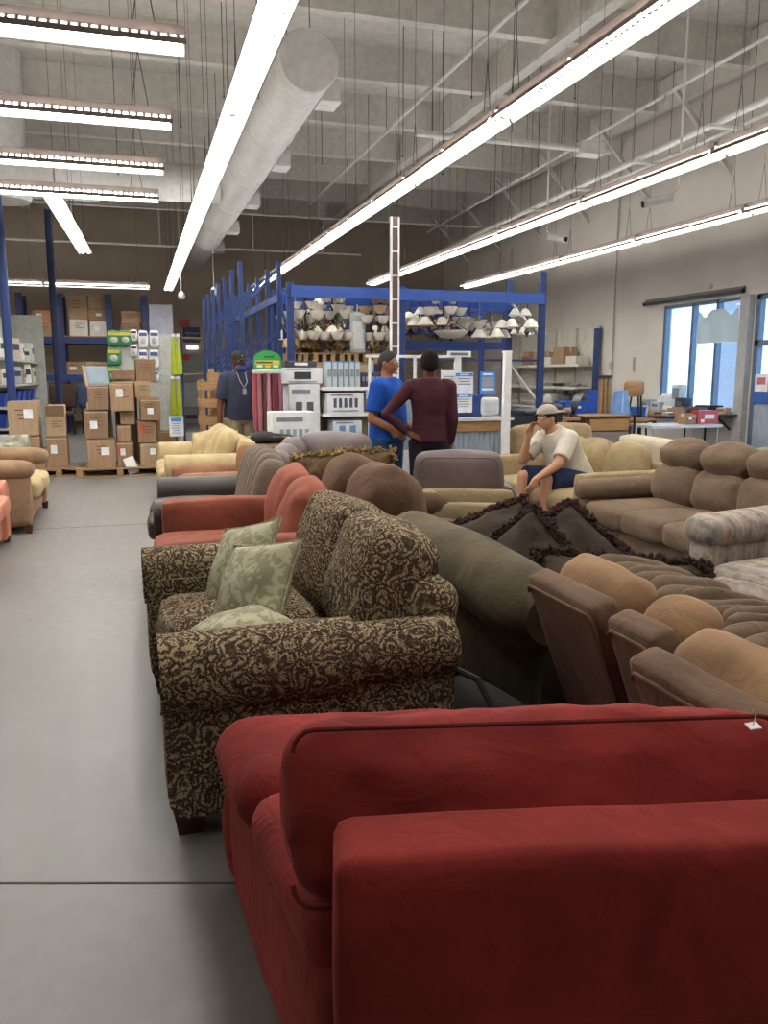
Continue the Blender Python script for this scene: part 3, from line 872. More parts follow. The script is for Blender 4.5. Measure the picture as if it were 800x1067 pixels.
# ---- second row, back to back with the first, facing right
def chocolate_sofa():
    t = sofa('loveseat', 'chocolate brown loveseat with fat pillow tops seen from behind', (1.78, 5.06, 0), R(90), M_dkbrown, W=1.4, D=.92, arm='pad', arm_w=.2, arm_h=.62, n=2, back_h=.74, style='none', cat='loveseat', lean=.15)
    for i in (-1, 1):
        Mc = T(i * .33, .26, .5)
        MB().soft((0, 0, .22), (.64, .34, .44), .15, .05, 16, .018, 13 + i, Mc @ Matrix.Rotation(-.25, 4, 'X'), wf=4).build('back_cushion', M_dkbrown, t)
        MB().soft((0, .17, .13), (.6, .14, .34), .07, .03, 12, .014, 30 + i, Mc @ Matrix.Rotation(-.1, 4, 'X'), wf=5).build('back_flap', M_dkbrown, t)
chocolate_sofa()
def fringe(g, pts, seed=0, n=90, L=.05, r=.006):
    """tufts of yarn along a line"""
    rnd = random.Random(seed)
    seg = [(Vector(a), Vector(b)) for a, b in zip(pts[:-1], pts[1:])]
    tot = sum((b - a).length for a, b in seg)
    for k in range(n):
        d = tot * (k + rnd.random()) / n
        for a, b in seg:
            l = (b - a).length
            if d <= l: p = a.lerp(b, d / l); break
            d -= l
        q = Vector((rnd.uniform(-1, 1), rnd.uniform(-1, 1), rnd.uniform(-.6, 1))).normalized() * L * rnd.uniform(.6, 1.2)
        g.tube([p, p + q * .6, p + q + Vector((0, 0, -.3 * L))], [r * 1.6, r * 1.8, r], 5)
def fringe_pillow(label, m, mf, size, thick, M, seed, L=.045, n=230, r=.006, asp=1.0):
    o = pillow('fringed_pillow', label, 'pillow', m, size, thick, M, seed=seed, wr=.02, asp=asp)
    h = size / 2
    g = MB(); fringe(g, [(-h * asp, -h, 0), (h * asp, -h, 0), (h * asp, h, 0), (-h * asp, h, 0), (-h * asp, -h, 0)], seed, n, L, r)
    g.build('fringe', mf, o, kind='stuff')
    return o
fringe_pillow('bronze pillow with gold fringe behind the chocolate loveseat, larger of two', M_goldcloth, M_gold, .44, .16, orient((1.60, 5.66, .75), (-.15, -.95, .25), roll=.02), 3)
fringe_pillow('bronze pillow with gold fringe behind the chocolate loveseat, left one', M_goldcloth, M_gold, .40, .15, orient((1.28, 5.74, .74), (-.6, -.75, .2), roll=.1), 8)

def olive_sofa():
    W, D = 1.65, .98
    t = thing('sofa', 'olive green velour sofa with a thick rolled back, seen from behind', 'sofa', (1.90, 3.50, 0), R(90))
    MB().soft((0, 0, .22), (W - .1, D - .08, .30), .04, .01, 8).build('base', M_olive, t)
    feet(t, W, D, .08)
    # rolled back: a panel whose top curls backwards (+y), swept along the width
    cy, cz, r = D / 2 - .06, .62, .165
    pr = [(D / 2 - .22, .09), (D / 2 - .26, .56)] + [(cy + r * math.cos(a), cz + r * math.sin(a)) for a in [PI * .93 - k * PI * 1.42 / 16 for k in range(17)]] + [(D / 2 - .05, .38), (D / 2 - .06, .09)]
    g = MB(); n = 14; rings = []
    for k in range(n + 1):
        f = k / n * 2 - 1; x = f * W / 2
        end = min(1, (1 - abs(f)) / .10); q = .62 + .38 * math.sqrt(max(0, 1 - (1 - end) ** 2))
        ring = []
        for yy, z in pr:
            c0, c1 = cy - .06, .62
            dz = noise.noise(Vector((x * 3, yy * 3, z * 3))) * .014
            ring.append((x, c0 + (yy - c0) * (q if z > .4 else 1) + dz, (c1 + (z - c1) * (q if z > .4 else 1)) + dz - .035 * f * f))
        rings.append(ring)
    g.loft(rings[::-1]); g.build('back', M_olive, t)
    inw = W - .46
    for s in (-1, 1):
        pr = roll_profile(.2, .085, .62, .12, .05)
        g = MB().prism(pr if s > 0 else [(-x, z) for x, z in pr][::-1], -D / 2, D / 2 - .3, 'y', .04, T(s * inw / 2, 0, 0)); g.build('arm', M_olive, t)
    for i in (-1, 1):
        MB().soft((i * inw / 4, -.12, .40), (inw / 2 - .005, .7, .19), .06, .03, 10, .008, 50 + i).build('seat_cushion', M_olive, t)
olive_sofa()
M_wine = suede('wine_fringe', '#3f2825', .35, .3, 30)
fringe_pillow('dark brown fringed cushion with wine fringe at the far end of the olive sofa', M_plush, M_wine, .50, .2, orient((1.86, 3.98, .57), (-.5, -.55, .7), roll=.55), 2, .04, 700, .007)
fringe_pillow('dark brown fringed cushion behind, its corner up beside the standing cushion', M_plush, M_wine, .52, .2, orient((2.06, 3.54, .57), (-.35, -.7, .65), roll=.75), 6, .04, 700, .007)
fringe_pillow('dark brown fringed cushion standing on its corner over the olive roll', M_plush, M_fringe, .44, .2, orient((1.75, 3.42, .60), (-.6, -.6, .5), roll=.8), 4, .04, 700, .007)
fringe_pillow('long dark brown fringed cushion lying right of the olive roll', suede('moss_plush', '#3d3529', .3, .5, 7), M_fringe, .40, .22, orient((1.92, 2.88, .565), (-.40, -.70, .60), roll=-.04), 9, .04, 900, .007, asp=1.75)

def recliner_row():
    t = thing('reclining_sofa', 'taupe reclining sofa of three leaning backs with two-tone pillow tops', 'sofa', (1.78, 1.92, 0), R(90))
    MB().soft((0, -.12, .2), (1.3, .62, .32), .05, .01, 8).build('base', M_taupe, t)
    secs = [(.375, .48, .0, .82), (-.015, .26, .0, .81), (-.42, .50, .07, .815)]
    for i, (x, w, dy, top) in enumerate(secs):
        Mb = T(x, .17 + dy, .10) @ Matrix.Rotation(-.36 - .06 * (i == 2), 4, 'X')
        h = (top - .10) / math.cos(.38)
        o = MB().soft((0, 0, h / 2), (w - .015, .10, h), .03, .006, 12, .004, 3 + i, Mb).build('back', M_taupe, t)
        p = MB(); piping(p, [Mb @ Vector((x2, .051, z)) for x2, z in rrect(-w / 2 + .03, w / 2 - .03, .03, h - .03, .03)], .006); p.build('piping', M_taupe, o)
        # tan face of the pillow top
        Mc = Mb @ T(0, -.14, h - .17)
        MB().soft((0, 0.01, .07), (w - .05, .17, .19), .07, .016, 14, .016, 40 + i, Mc, wf=5).build('pillow_face', M_tan2, t)['label'] = 'caramel face of the pillow top'
        # gathered brown top: ridges that run across it
        g = MB(); n = 6
        for k in range(n):
            g.soft(((k + .5) / n * w - w / 2, -.16 - .02 * (k % 2), .045 + .015 * (k % 2)), (w / n * 1.35, .32, .20), .07, .015, 8, .014, 60 + i * 9 + k, Mc @ Matrix.Rotation(.55, 4, 'X'))
        g.build('gathered_top', M_brown3, t)
        MB().soft((x, -.16 + dy * .3, .42), (w - .01, .62, .2), .07, .04, 10, .01, 80 + i).build('seat_cushion', M_brown3, t)
    for s, y in ((1, .72), (-1, .80)):
        MB().soft((s * .705 - .02, -.13, .31), (.14, .66, .5), .06, .02, 8, .008, 90 + s).build('arm', M_taupe, t)
    g = MB().tube([(.14, .42, .52), (.135, .45, .40), (.14, .42, .38)], .008, 6); g.build('latch_loop', M_taupe, t)
    g = MB()
    for x in (-.6, .6):
        for y in (-.4, .1): g.box((x, y, .03), (.06, .06, .06))
    for k in range(4): MB().box(((-.6, .6)[k % 2], (-.4, .1)[k // 2], .025), (.06, .06, .05)).build('foot', M_black, t, angle=0)
recliner_row()

o = MB().soft((0, 0, .17), (.34, .5, .34), .1, .03, 10, .02, 5).build('duffel_bag', plain('#0f0f11', .95), None, (1.15, 2.62, 0), .3); tag(o, 'black bag on the floor between the paisley loveseat and the olive sofa', 'bag')
MB().tube([(-.05, -.2, .33), (-.08, -.12, .46), (-.08, .1, .46), (-.05, .2, .33)], .012, 6).build('handle', M_black, o)

# ---- right-hand row
sofa('reclining_sofa', 'mocha three-seat sofa with fat rolled head cushions behind the patterned armchair', (4.06, 5.12, 0), R(-90), M_brown3, W=1.98, D=1.0, arm='pad', arm_w=.22, arm_h=.62, n=3, back_h=.74, back_t=.22, cush=.50, style='puff', seat=.46, wr=.016, lean=.25)
sofa('armchair', 'faded patterned armchair in pale blue and pink at the right edge', (3.60, 3.42, 0), R(-90 + 8), M_plaid, W=1.2, D=1.0, arm='pad', arm_w=.25, arm_h=.70, n=1, back_h=.86, style='panel', cat='armchair', seat=.46, m_seat=M_plaid)
o = MB().soft((0, 0, .23), (.64, .12, .36), .05, .03, 8, .008, 4).build('footrest', M_plaid, [q for q in COL.objects if q.get('category') == 'armchair'][-1], (0, -.50, 0))
tan = sofa('sofa', 'beige three-seat sofa that the man on the phone sits on', (4.15, 7.10, 0), R(-90), M_beige, W=1.95, D=1.0, arm='box', arm_w=.17, arm_h=.66, n=3, back_h=.72, cush=.42, style='pillow', seat=.44, lean=.2)
sofa('armchair', 'beige armchair behind the man on the phone, facing the camera', (5.05, 8.72, 0), R(8), M_beige, W=1.2, D=.9, arm='box', arm_w=.16, arm_h=.56, n=1, back_h=.90, style='panel', cat='armchair')
sofa('sofa', 'cream sofa seen from behind beyond the beige sofa', (5.55, 7.1, 0), R(90 - 12), suede('cream_linen', '#b8ae98', .1, .2), W=1.8, D=.9, arm='roll', arm_w=.22, arm_h=.6, n=2, back_h=.86, style='none')
sofa('sofa', 'sage green sofa seen from behind beyond the mocha sofa', (5.75, 5.25, 0), R(90 + 4), suede('sage_linen', '#7d7a60', .15, .2), W=1.6, D=.9, arm='roll', arm_w=.22, arm_h=.6, n=2, back_h=.88, style='none')

# ---- middle row
sofa('armchair', 'olive tan armchair with flat arms in front of the grey recliner', (2.52, 5.9, 0), R(70), M_oldtan, W=.9, D=.85, arm='box', arm_w=.14, arm_h=.56, n=1, back_h=.56, style='none', cat='armchair', seat=.42)
sofa('recliner', 'grey leather recliner turned away, right of the two and nearer', (2.74, 6.66, 0), PI - R(20), M_gleather, W=.98, D=.62, arm='roll', arm_w=.2, arm_h=.58, n=1, back_h=.86, back_t=.14, style='panel', cat='recliner', back_w=.72, lean=.1, wr=.006)
t = sofa('recliner', 'grey leather recliner with a tufted arm, left of the two and farther', (1.58, 7.25, 0), R(-48), M_gleather, W=.95, D=.8, arm='pad', arm_w=.2, arm_h=.6, n=1, back_h=.96, back_t=.16, style='panel', cat='recliner', back_w=.74, lean=.1, wr=.006)
g = MB()
for k in range(4): g.soft((-.40 + .03 * k, .22 - .16 * k, .76 - .05 * k), (.26, .17, .28), .09, .03, 8, .008, k)
g.build('tufted_arm_pad', M_gleather, t)

# ---- left of the aisle, facing it
sofa('sofa', 'salmon leather sofa cut off by the left edge of the photo', (-1.56, 7.12, 0), R(90), M_salmon, W=1.9, D=1.0, arm='roll', arm_w=.26, arm_h=.58, n=3, back_h=.85, cush=.5, style='pillow', foot=.05)
sofa('loveseat', 'brown padded loveseat with a cream front between salmon and floral sofas', (-1.40, 9.2, 0), R(90), suede('fawn_microfiber', '#8a7058', .2, .4), W=1.75, D=.98, arm='pad', arm_w=.28, arm_h=.68, n=2, back_h=.9, style='puff', cat='loveseat', m_seat=M_cream)
sofa('sofa', 'floral tapestry sofa behind the brown padded loveseat', (-1.78, 11.25, 0), R(90), M_floral, W=1.75, D=.98, arm='roll', arm_w=.26, arm_h=.72, n=2, back_h=.9, style='pillow')
# ---------------------------------------------------------------- people
M_skin_light = suede('fair_skin', '#c08f74', .08, .1, 8, .55, 60)
M_skin_mid = suede('tan_skin', '#9d6d50', .08, .1, 8, .55, 60)
M_skin_dark = suede('brown_skin', '#5e3d2d', .08, .1, 8, .55, 60)
M_eyew = plain('#e8e4de', .3)
M_iris = plain('#2a1c14', .2)
M_lip_d = plain('#7d4a3e', .5)
def skin_mesh(pts, edges, sub=2):
    """joints with radii joined by edges -> one smooth tapering surface"""
    names = list(pts); ix = {n: i for i, n in enumerate(names)}
    me = bpy.data.meshes.new('tmp'); me.from_pydata([pts[n][0] for n in names], [(ix[a], ix[b]) for a, b in edges], [])
    o = bpy.data.objects.new('tmp', me); COL.objects.link(o)
    sk = o.modifiers.new('s', 'SKIN'); sk.use_smooth_shade = True; sk.branch_smoothing = .3
    sd = me.skin_vertices[0].data
    for n in names:
        r = pts[n][1]; r = r if isinstance(r, tuple) else (r, r)
        sd[ix[n]].radius = r
    sd[0].use_root = True
    ss = o.modifiers.new('b', 'SUBSURF'); ss.levels = sub
    dg = bpy.context.evaluated_depsgraph_get()
    r = bpy.data.meshes.new_from_object(o.evaluated_get(dg))
    bpy.data.objects.remove(o); bpy.data.meshes.remove(me)
    return r
def grab(g, me, M=None):
    g.add([v.co.copy() for v in me.vertices], [tuple(p.vertices) for p in me.polygons], M); bpy.data.meshes.remove(me)
def fuse(g, voxel=.009, smooth=3):
    """unite overlapping surfaces into one continuous skin"""
    me = bpy.data.meshes.new('tmp'); me.from_pydata(g.v, [], g.f)
    bm = bmesh.new(); bm.from_mesh(me); bmesh.ops.recalc_face_normals(bm, faces=bm.faces); bm.to_mesh(me); bm.free()
    o = bpy.data.objects.new('tmp', me); COL.objects.link(o)
    m = o.modifiers.new('r', 'REMESH'); m.mode = 'VOXEL'; m.voxel_size = voxel; m.use_smooth_shade = True
    s = o.modifiers.new('k', 'SMOOTH'); s.iterations = smooth; s.factor = .5
    r = bpy.data.meshes.new_from_object(o.evaluated_get(bpy.context.evaluated_depsgraph_get()))
    bpy.data.objects.remove(o); bpy.data.meshes.remove(me)
    return r
def obj_me(name, me, m, parent):
    me.name = name; me.materials.clear(); me.materials.append(m)
    o = bpy.data.objects.new(name, me); COL.objects.link(o); o.parent = parent; return o

def head_shape(g, M):
    """skull, jaw, nose, ears; face towards -y, centre of the head at the origin, 0.23 m tall"""
    n, s = 26, 28; rings = []
    for i in range(1, n):
        a = PI * i / n; z = -math.cos(a); q = math.sin(a); ring = []
        for k in range(s):
            b = 2 * PI * k / s; x, y = q * math.cos(b), q * math.sin(b)
            w = .076 * (1 - .16 * max(0, -z) ** 1.5) ; d = .098
            fy = y
            if y < 0: fy = y * (.93 - .05 * max(0, z)) ; 
            X, Y, Z_ = x * w, fy * d + .008, z * .115
            if y < 0 and z < -.3: X *= 1 - .18 * (-z - .3); Y -= .006
            if y > 0 and z < -.2: Y *= 1 - .45 * (-z - .2)
            # eye sockets and cheek bones
            for ex in (-.033, .033):
                e = math.exp(-((X - ex) ** 2 + (Z_ - .008) ** 2) / .00028)
                if y < 0: Y += .009 * e
            if y < 0: Y -= .004 * math.exp(-((Z_ - .03) ** 2) / .0003) * math.exp(-X * X / .004)
            ring.append((X, Y, Z_))
        rings.append(ring)
    g.loft(rings, M=M)
    # nose
    g.loft([[(math.cos(t) * rx, y0 + math.sin(t) * ry, z) for t in [2 * PI * k / 8 for k in range(8)]] for z, y0, rx, ry in ((.02, -.083, .006, .006), (-.005, -.092, .009, .012), (-.025, -.100, .014, .014), (-.036, -.094, .014, .010))], M=M)
    for sx in (-1, 1):
        g.ball((sx * .078, .012, -.004), (.010, .020, .031), 10, M=M)
    g.ball((0, -.086, -.058), (.022, .011, .011), 10, M=M)      # lips
    g.ball((0, -.078, -.094), (.024, .016, .016), 10, M=M)      # chin
def head_parts(t, M, hair_m, hair='short', glasses=True):
    for sx in (-1, 1):
        e = MB(); e.ball((sx * .032, -.077, .010), (.013, .010, .009), 10, M=M); o = e.build('eye', M_eyew, t)
        e = MB(); e.ball((sx * .032, -.0865, .010), (.006, .003, .006), 8, M=M); e.build('iris', M_iris, o)
        e = MB(); e.tube([M @ Vector((sx * .016, -.094, .030)), M @ Vector((sx * .032, -.095, .034)), M @ Vector((sx * .048, -.084, .029))], [.002, .003, .0015], 6); e.build('eyebrow', hair_m, t)
    MB().tube([M @ Vector((-.022, -.090, -.057)), M @ Vector((0, -.0985, -.056)), M @ Vector((.022, -.090, -.057))], [.003, .005, .003], 6).build('mouth', M_lip_d, t)
    if hair:
        rings = []; n, s = 16, 32
        for i in range(n):
            a = PI * (.5 + .5 * i / (n - 1)) if False else None
        g = MB(); vs = []; N = 14
        grow = {'short': 1.08, 'full': 1.16, 'back': 1.10}[hair]
        for i in range(N + 1):
            th = PI * .66 * i / N; ring = []
            for k in range(s):
                b = 2 * PI * k / s
                # the hairline: high on the forehead, low at the nape
                lim = .31 + .39 * (.5 + .5 * math.sin(b)) ** .8
                if hair == 'full': lim = .40 + .32 * (.5 + .5 * math.sin(b)) ** .7
                tt = PI * lim * i / N
                x, y, z = math.sin(tt) * math.cos(b), math.sin(tt) * math.sin(b), math.cos(tt)
                q = grow * (1 - .07 * (i / N) ** 6)
                nz = noise.noise(Vector((x * 9, y * 9, z * 9))) * .0045
                ring.append((x * (.076 * q + nz), y * (.098 * q + nz) + .010, z * (.115 * q + nz)))
            rings.append(ring)
        inner = [[(x * .90, (y - .01) * .90 + .01, z * .90) for x, y, z in r] for r in rings[::-1]]
        g.loft(rings[1:] + inner[:-1], M=M); g.build('hair', hair_m, t)
    if glasses:
        g = MB()
        for sx in (-1, 1):
            g.tube([M @ Vector((sx * .033 + .022 * math.cos(a), -.100 + .004 * abs(math.cos(a)), .008 + .016 * math.sin(a))) for a in [2 * PI * k / 14 for k in range(14)]], .0014, 5, True)
            g.tube([M @ Vector((sx * .055, -.094, .012)), M @ Vector((sx * .078, -.04, .014)), M @ Vector((sx * .079, .012, .010))], .002, 5)
        g.tube([M @ Vector((-.011, -.101, .012)), M @ Vector((.011, -.101, .012))], .002, 5)
        g.build('glasses', plain('#2c2a2a', .3, .4), t)
def hand_shape(g, wrist, d, palm_n, s=1, curl=.5, k=1.0):
    """palm, four unequal bent fingers and a thumb; d points to the fingers, palm_n out of the palm, s = side of the thumb"""
    d = Vector(d).normalized(); nrm = Vector(palm_n); nrm = (nrm - d * nrm.dot(d)).normalized(); x = d.cross(nrm) * s
    w = Vector(wrist)
    M = Matrix((x, d, nrm)).transposed().to_4x4(); M = T(*w) @ M
    g.soft((0, .048 * k, 0), (.078 * k, .098 * k, .028 * k), .013 * k, .004, 6, M=M)
    for i, (fx, L) in enumerate(((.029, .070), (.010, .080), (-.010, .075), (-.029, .060))):
        p = Vector((fx * k, .085 * k, 0)); a = .12; pts = [p - Vector((0, .03 * k, 0)), p]
        for j, f in enumerate((.45, .32, .23)):
            a += curl * (.7 + .3 * j)
            p = p + Vector((fx * .1, math.cos(a), math.sin(a))) * L * k * f; pts.append(p)
        g.tube([M @ q for q in pts], [.0095 * k, .0098 * k, .009 * k, .008 * k, .0065 * k], 8)
    pts = [Vector((.022, .012, 0)), Vector((.044, .030, .008)), Vector((.054, .058, .018)), Vector((.050, .080, .028))]
    g.tube([M @ (q * k) for q in pts], [.012 * k, .0125 * k, .0105 * k, .008 * k], 8)

def torso(V, mid, b, e, belly, hem, top=True):
    up = lambda p, q: (q - p)
    hipw = (V['hipL'] - V['hipR']).normalized(); rings = []
    sec = [(V['pelvis'] + (V['pelvis'] - mid).normalized() * hem, .165, .118 + belly * .6), (V['pelvis'], .160, .115 + belly * .8), (mid, .148, .108 + belly), (mid.lerp(V['chest'], .55), .160, .112 + belly * .6),
           (V['chest'], .178, .112), (V['chest'].lerp(V['neck'], .45), .186, .098), (V['chest'].lerp(V['neck'], .72), .150, .080), (V['chest'].lerp(V['neck'], .93), .085, .066), (V['neck'] + (V['neck'] - V['chest']).normalized() * .012, .062, .058)]
    shw = (V['shL'] - V['shR']).normalized()
    for i, (c, w, d) in enumerate(sec):
        f = i / (len(sec) - 1); wx = hipw.lerp(shw, min(1, f * 1.6)).normalized()
        a = sec[max(0, i - 1)][0]; z = sec[min(len(sec) - 1, i + 1)][0]; ax = (z - a).normalized(); dy = ax.cross(wx).normalized(); wx = dy.cross(ax)
        n = 28; ring = []
        for k in range(n):
            t = 2 * PI * k / n; ct, st = math.cos(t), math.sin(t)
            q = (abs(ct) ** 2.5 + abs(st) ** 2.5) ** (-1 / 2.5)
            ring.append(c + wx * ct * q * (w * b + e) + dy * st * q * (d * b + e))
        rings.append(ring)
    g = MB(); g.loft(rings)
    return g
def person(label, loc, rz, J, skin, shirt, trousers, hair_m, sleeves='short', hair='short', glasses=False, head=None, head_rot=(0, 0, 0), hands=None, build=1.0, shorts=False, shoe='#2b2a2a', shirt_long=.0, belly=0.0):
    """J: joints in the person's own frame (faces -y, feet on z = 0)"""
    t = thing('person', label, 'person', loc, rz)
    b = build
    V = {k: Vector(v) for k, v in J.items()}
    mid = (V['pelvis'] + V['chest']) / 2 + Vector((0, -.01, 0))
    pts = {'pelvis': (V['pelvis'], (.150 * b, .115 * b)), 'waist': (mid, (.138 * b + belly, .105 * b + belly)), 'chest': (V['chest'], (.160 * b, .112 * b)), 'neckb': (V['neck'], .062), 'neck': (V['neck'] * .55 + V['head'] * .45, .056),
           'shL': (V['shL'], .066 * b), 'elL': (V['elL'], .046 * b), 'wrL': (V['wrL'], .030 * b), 'shR': (V['shR'], .066 * b), 'elR': (V['elR'], .046 * b), 'wrR': (V['wrR'], .030 * b),
           'hipL': (V['hipL'], .092 * b), 'knL': (V['knL'], .060 * b), 'anL': (V['anL'], .040), 'hipR': (V['hipR'], .092 * b), 'knR': (V['knR'], .060 * b), 'anR': (V['anR'], .040)}
    E = [('pelvis', 'waist'), ('waist', 'chest'), ('chest', 'neckb'), ('neckb', 'neck'), ('chest', 'shL'), ('shL', 'elL'), ('elL', 'wrL'), ('chest', 'shR'), ('shR', 'elR'), ('elR', 'wrR'),
         ('pelvis', 'hipL'), ('hipL', 'knL'), ('knL', 'anL'), ('pelvis', 'hipR'), ('hipR', 'knR'), ('knR', 'anR')]
    g = MB(); grab(g, skin_mesh(pts, E))
    tg = torso(V, mid, b, 0, belly, .04); g.add(tg.v, tg.f)
    for a in 'LR':   # rounded limb cores keep the joints full
        for p, q, r0, r1 in (('sh', 'el', .058, .043), ('el', 'wr', .043, .030), ('hip', 'kn', .088, .058), ('kn', 'an', .056, .038)):
            A, B = V[p + a], V[q + a]
            g.tube([A, A.lerp(B, .35), B], [r0 * b, (r0 * .6 + r1 * .4) * b * 1.04, r1 * b], 12); g.ball(B, r1 * b, 10)
        f = V['an' + a]; g.soft((f.x, f.y - .06, f.z - .04), (.085, .24, .08), .035, .01, 6)
    HM = T(*V['head']) @ Matrix.Rotation(head_rot[2], 4, 'Z') @ Matrix.Rotation(head_rot[0], 4, 'X') @ Matrix.Rotation(head_rot[1], 4, 'Y')
    g.tube([V['neck'] - Vector((0, 0, .05)), V['head'] + HM.to_3x3() @ Vector((0, .02, -.03))], [.062, .052], 12)
    head_shape(g, HM)
    for a in 'LR':
        d, pn, cu = hands[a]
        hand_shape(g, V['wr' + a], d, pn, (1 if a == 'L' else -1), cu)
    obj_me('body', fuse(g, .0085), skin, t)
    # clothes follow the body a little outside it
    c = .016
    def grown(r, e=c): return tuple(x + e for x in r) if isinstance(r, tuple) else r + e
    q = {k: (v[0], grown(v[1])) for k, v in pts.items()}
    g = MB()
    hem = V['pelvis'] + (V['pelvis'] - mid).normalized() * (.05 + shirt_long)
    tp = {'pelvis': (hem, grown(pts['pelvis'][1], .022)), 'waist': q['waist'], 'chest': q['chest'], 'neckb': (V['neck'] + Vector((0, 0, .0)), .070), 'shL': (V['shL'], .084 * b), 'shR': (V['shR'], .084 * b)}
    te = [('pelvis', 'waist'), ('waist', 'chest'), ('chest', 'neckb'), ('chest', 'shL'), ('chest', 'shR')]
    tg = torso(V, mid, b, .024, belly, .07 + shirt_long); g.add(tg.v, tg.f)
    for a in 'LR': g.tube([V['chest'].lerp(V['neck'], .5).lerp(V['sh' + a], .2), V['sh' + a].lerp(V['neck'], .25), V['sh' + a]], [.07 * b, .078 * b, .083 * b], 14); g.ball(V['sh' + a], .084 * b, 12)
    for a in 'LR':
        A, B, Cc = V['sh' + a], V['el' + a], V['wr' + a]
        if sleeves == 'long':
            g.tube([A - (B - A) * .1, A.lerp(B, .5), B, B.lerp(Cc, .5), B.lerp(Cc, .93)], [.082 * b, .068 * b, .058 * b, .052 * b, .042 * b], 14); g.ball(B, .058 * b, 12)
        else:
            g.tube([A - (B - A) * .1, A.lerp(B, .4), A.lerp(B, .78)], [.082 * b, .078 * b, .078 * b], 14)
    sh = obj_me('shirt', fuse(g, .011, 4), shirt, t)
    g = MB()
    wl = {'pelvis': (V['pelvis'] + Vector((0, 0, .03)), grown(pts['pelvis'][1], .012)), 'hipL': (V['hipL'], .11 * b), 'hipR': (V['hipR'], .11 * b)}
    u = (V['pelvis'] - mid).normalized(); cx = (V['hipL'] - V['hipR']).normalized(); cy = u.cross(cx)
    g.loft([[V['pelvis'] + u * h + cx * math.cos(t) * (.172 * b + .004) * q + cy * math.sin(t) * (.122 * b + belly * .7 + .004) * q for t in [2 * PI * k / 24 for k in range(24)]] for h, q in ((-.06, 1), (0, 1.02), (.06, 1.03), (.12, .9))])
    for a in 'LR':
        A, B, Cc = V['hip' + a], V['kn' + a], V['an' + a]
        if shorts: g.tube([A, A.lerp(B, .5), A.lerp(B, .97)], [.115 * b, .105 * b, .098 * b], 14)
        else: g.tube([A, A.lerp(B, .5), B, B.lerp(Cc, .5), B.lerp(Cc, .97)], [.115 * b, .095 * b, .078 * b, .070 * b, .064 * b], 14); g.ball(B, .078 * b, 12)
    obj_me('shorts' if shorts else 'trousers', fuse(g, .011, 4), trousers, t)
    for a in 'LR':
        f = V['an' + a]
        s = MB(); s.soft((f.x, f.y - .062, f.z - .036), (.105, .275, .085), .04, .012, 8); s.build('shoe', plain(shoe, .6), t)
    head_parts(t, HM, hair_m, hair, glasses)
    return t, V, HM
def standing(elL, wrL, elR, wrR, h=1.0):
    return dict(pelvis=(0, 0, .95 * h), chest=(0, .01, 1.30 * h), neck=(0, .015, 1.47 * h), head=(0, -.01, 1.615 * h), shL=(.185, .01, 1.39 * h), shR=(-.185, .01, 1.39 * h),
                elL=elL, wrL=wrL, elR=elR, wrR=wrR, hipL=(.095, 0, .90 * h), knL=(.105, -.02, .50 * h), anL=(.11, .02, .085), hipR=(-.095, 0, .90 * h), knR=(-.105, -.02, .50 * h), anR=(-.11, .02, .085))
# man in the blue shirt, turned to the right, hand on hip side
J = standing((.25, .04, 1.10), (.20, -.18, .98), (-.24, .05, 1.09), (-.20, -.14, 1.00))
p = at(404, 420, Y=7.62)
person('man in a bright blue t-shirt and glasses, facing right beside the man in maroon', (p.x, p.y, 0), R(47), J, M_skin_mid, suede('bright_blue_cotton', '#1f4da0', .15, .2, 8), suede('denim', '#2d4668', .2, .2, 20),
       suede('dark_grey_hair', '#3b3836', .3, .2, 60), 'short', 'short', True, head_rot=(0, 0, R(0)), hands={'L': ((0, -.6, -.5), (-1, 0, -.2), .35), 'R': ((.1, -.6, -.4), (1, 0, -.2), .35)}, build=1.08, belly=.03)
# man in maroon, back to us, left hand on the hip
J = standing((.235, .03, 1.10), (.225, -.08, .85), (-.40, .05, 1.14), (-.19, .04, .96))
for k in J: J[k] = (J[k][0], J[k][1], J[k][2])
p = at(447, 430, Y=7.22)
person('slim man in a maroon long-sleeved shirt seen from behind, hand on hip', (p.x, p.y, 0), R(168), {k: (-v[0], v[1], v[2]) if False else v for k, v in {**J, 'elR': (-.22, .04, 1.10), 'wrR': (-.21, -.03, .86), 'elL': (.41, .06, 1.15), 'wrL': (.20, .10, .97)}.items()}, M_skin_dark,
       suede('maroon_knit', '#43232a', .15, .3, 12), suede('black_denim', '#23222a', .15, .2, 20), suede('black_curls', '#171310', .3, .2, 90), 'long', 'full', False,
       hands={'R': ((0, -.1, -1), (1, 0, 0), .25), 'L': ((-.8, .1, -.35), (-.2, -.5, -1), .3)}, build=.90)
# man with the cap by the strap display
J = standing((.27, .02, 1.12), (.30, -.03, .88), (-.27, .02, 1.12), (-.30, -.03, .88), 1.05)
p = at(249, 420, Y=10.95)
t, V, HM = person('man in a navy t-shirt, khaki shorts and black cap beside the strap display', (p.x, p.y, 0), R(20), J, M_skin_dark, suede('navy_cotton', '#34384a', .15, .2, 8), suede('khaki_cotton', '#8d826b', .15, .2, 10),
       suede('black_hair', '#191512', .3, .2, 60), 'short', 'short', False, head_rot=(R(12), 0, 0), hands={'L': ((0, -.1, -1), (-1, 0, 0), .35), 'R': ((0, -.1, -1), (1, 0, 0), .35)}, build=1.1, shorts=True, belly=.02)
g = MB(); rings = []
for i in range(9):
    a = PI / 2 * i / 8
    rings.append([((.088 * math.cos(a) + .002) * math.cos(2 * PI * k / 20), (.108 * math.cos(a) + .002) * math.sin(2 * PI * k / 20) + .008, .035 + .095 * math.sin(a)) for k in range(20)])
g.loft(rings, M=HM); g.soft((0, -.13, .045), (.15, .12, .012), .005, 0, 6, M=HM); g.build('cap', plain('#161619', .8), t)
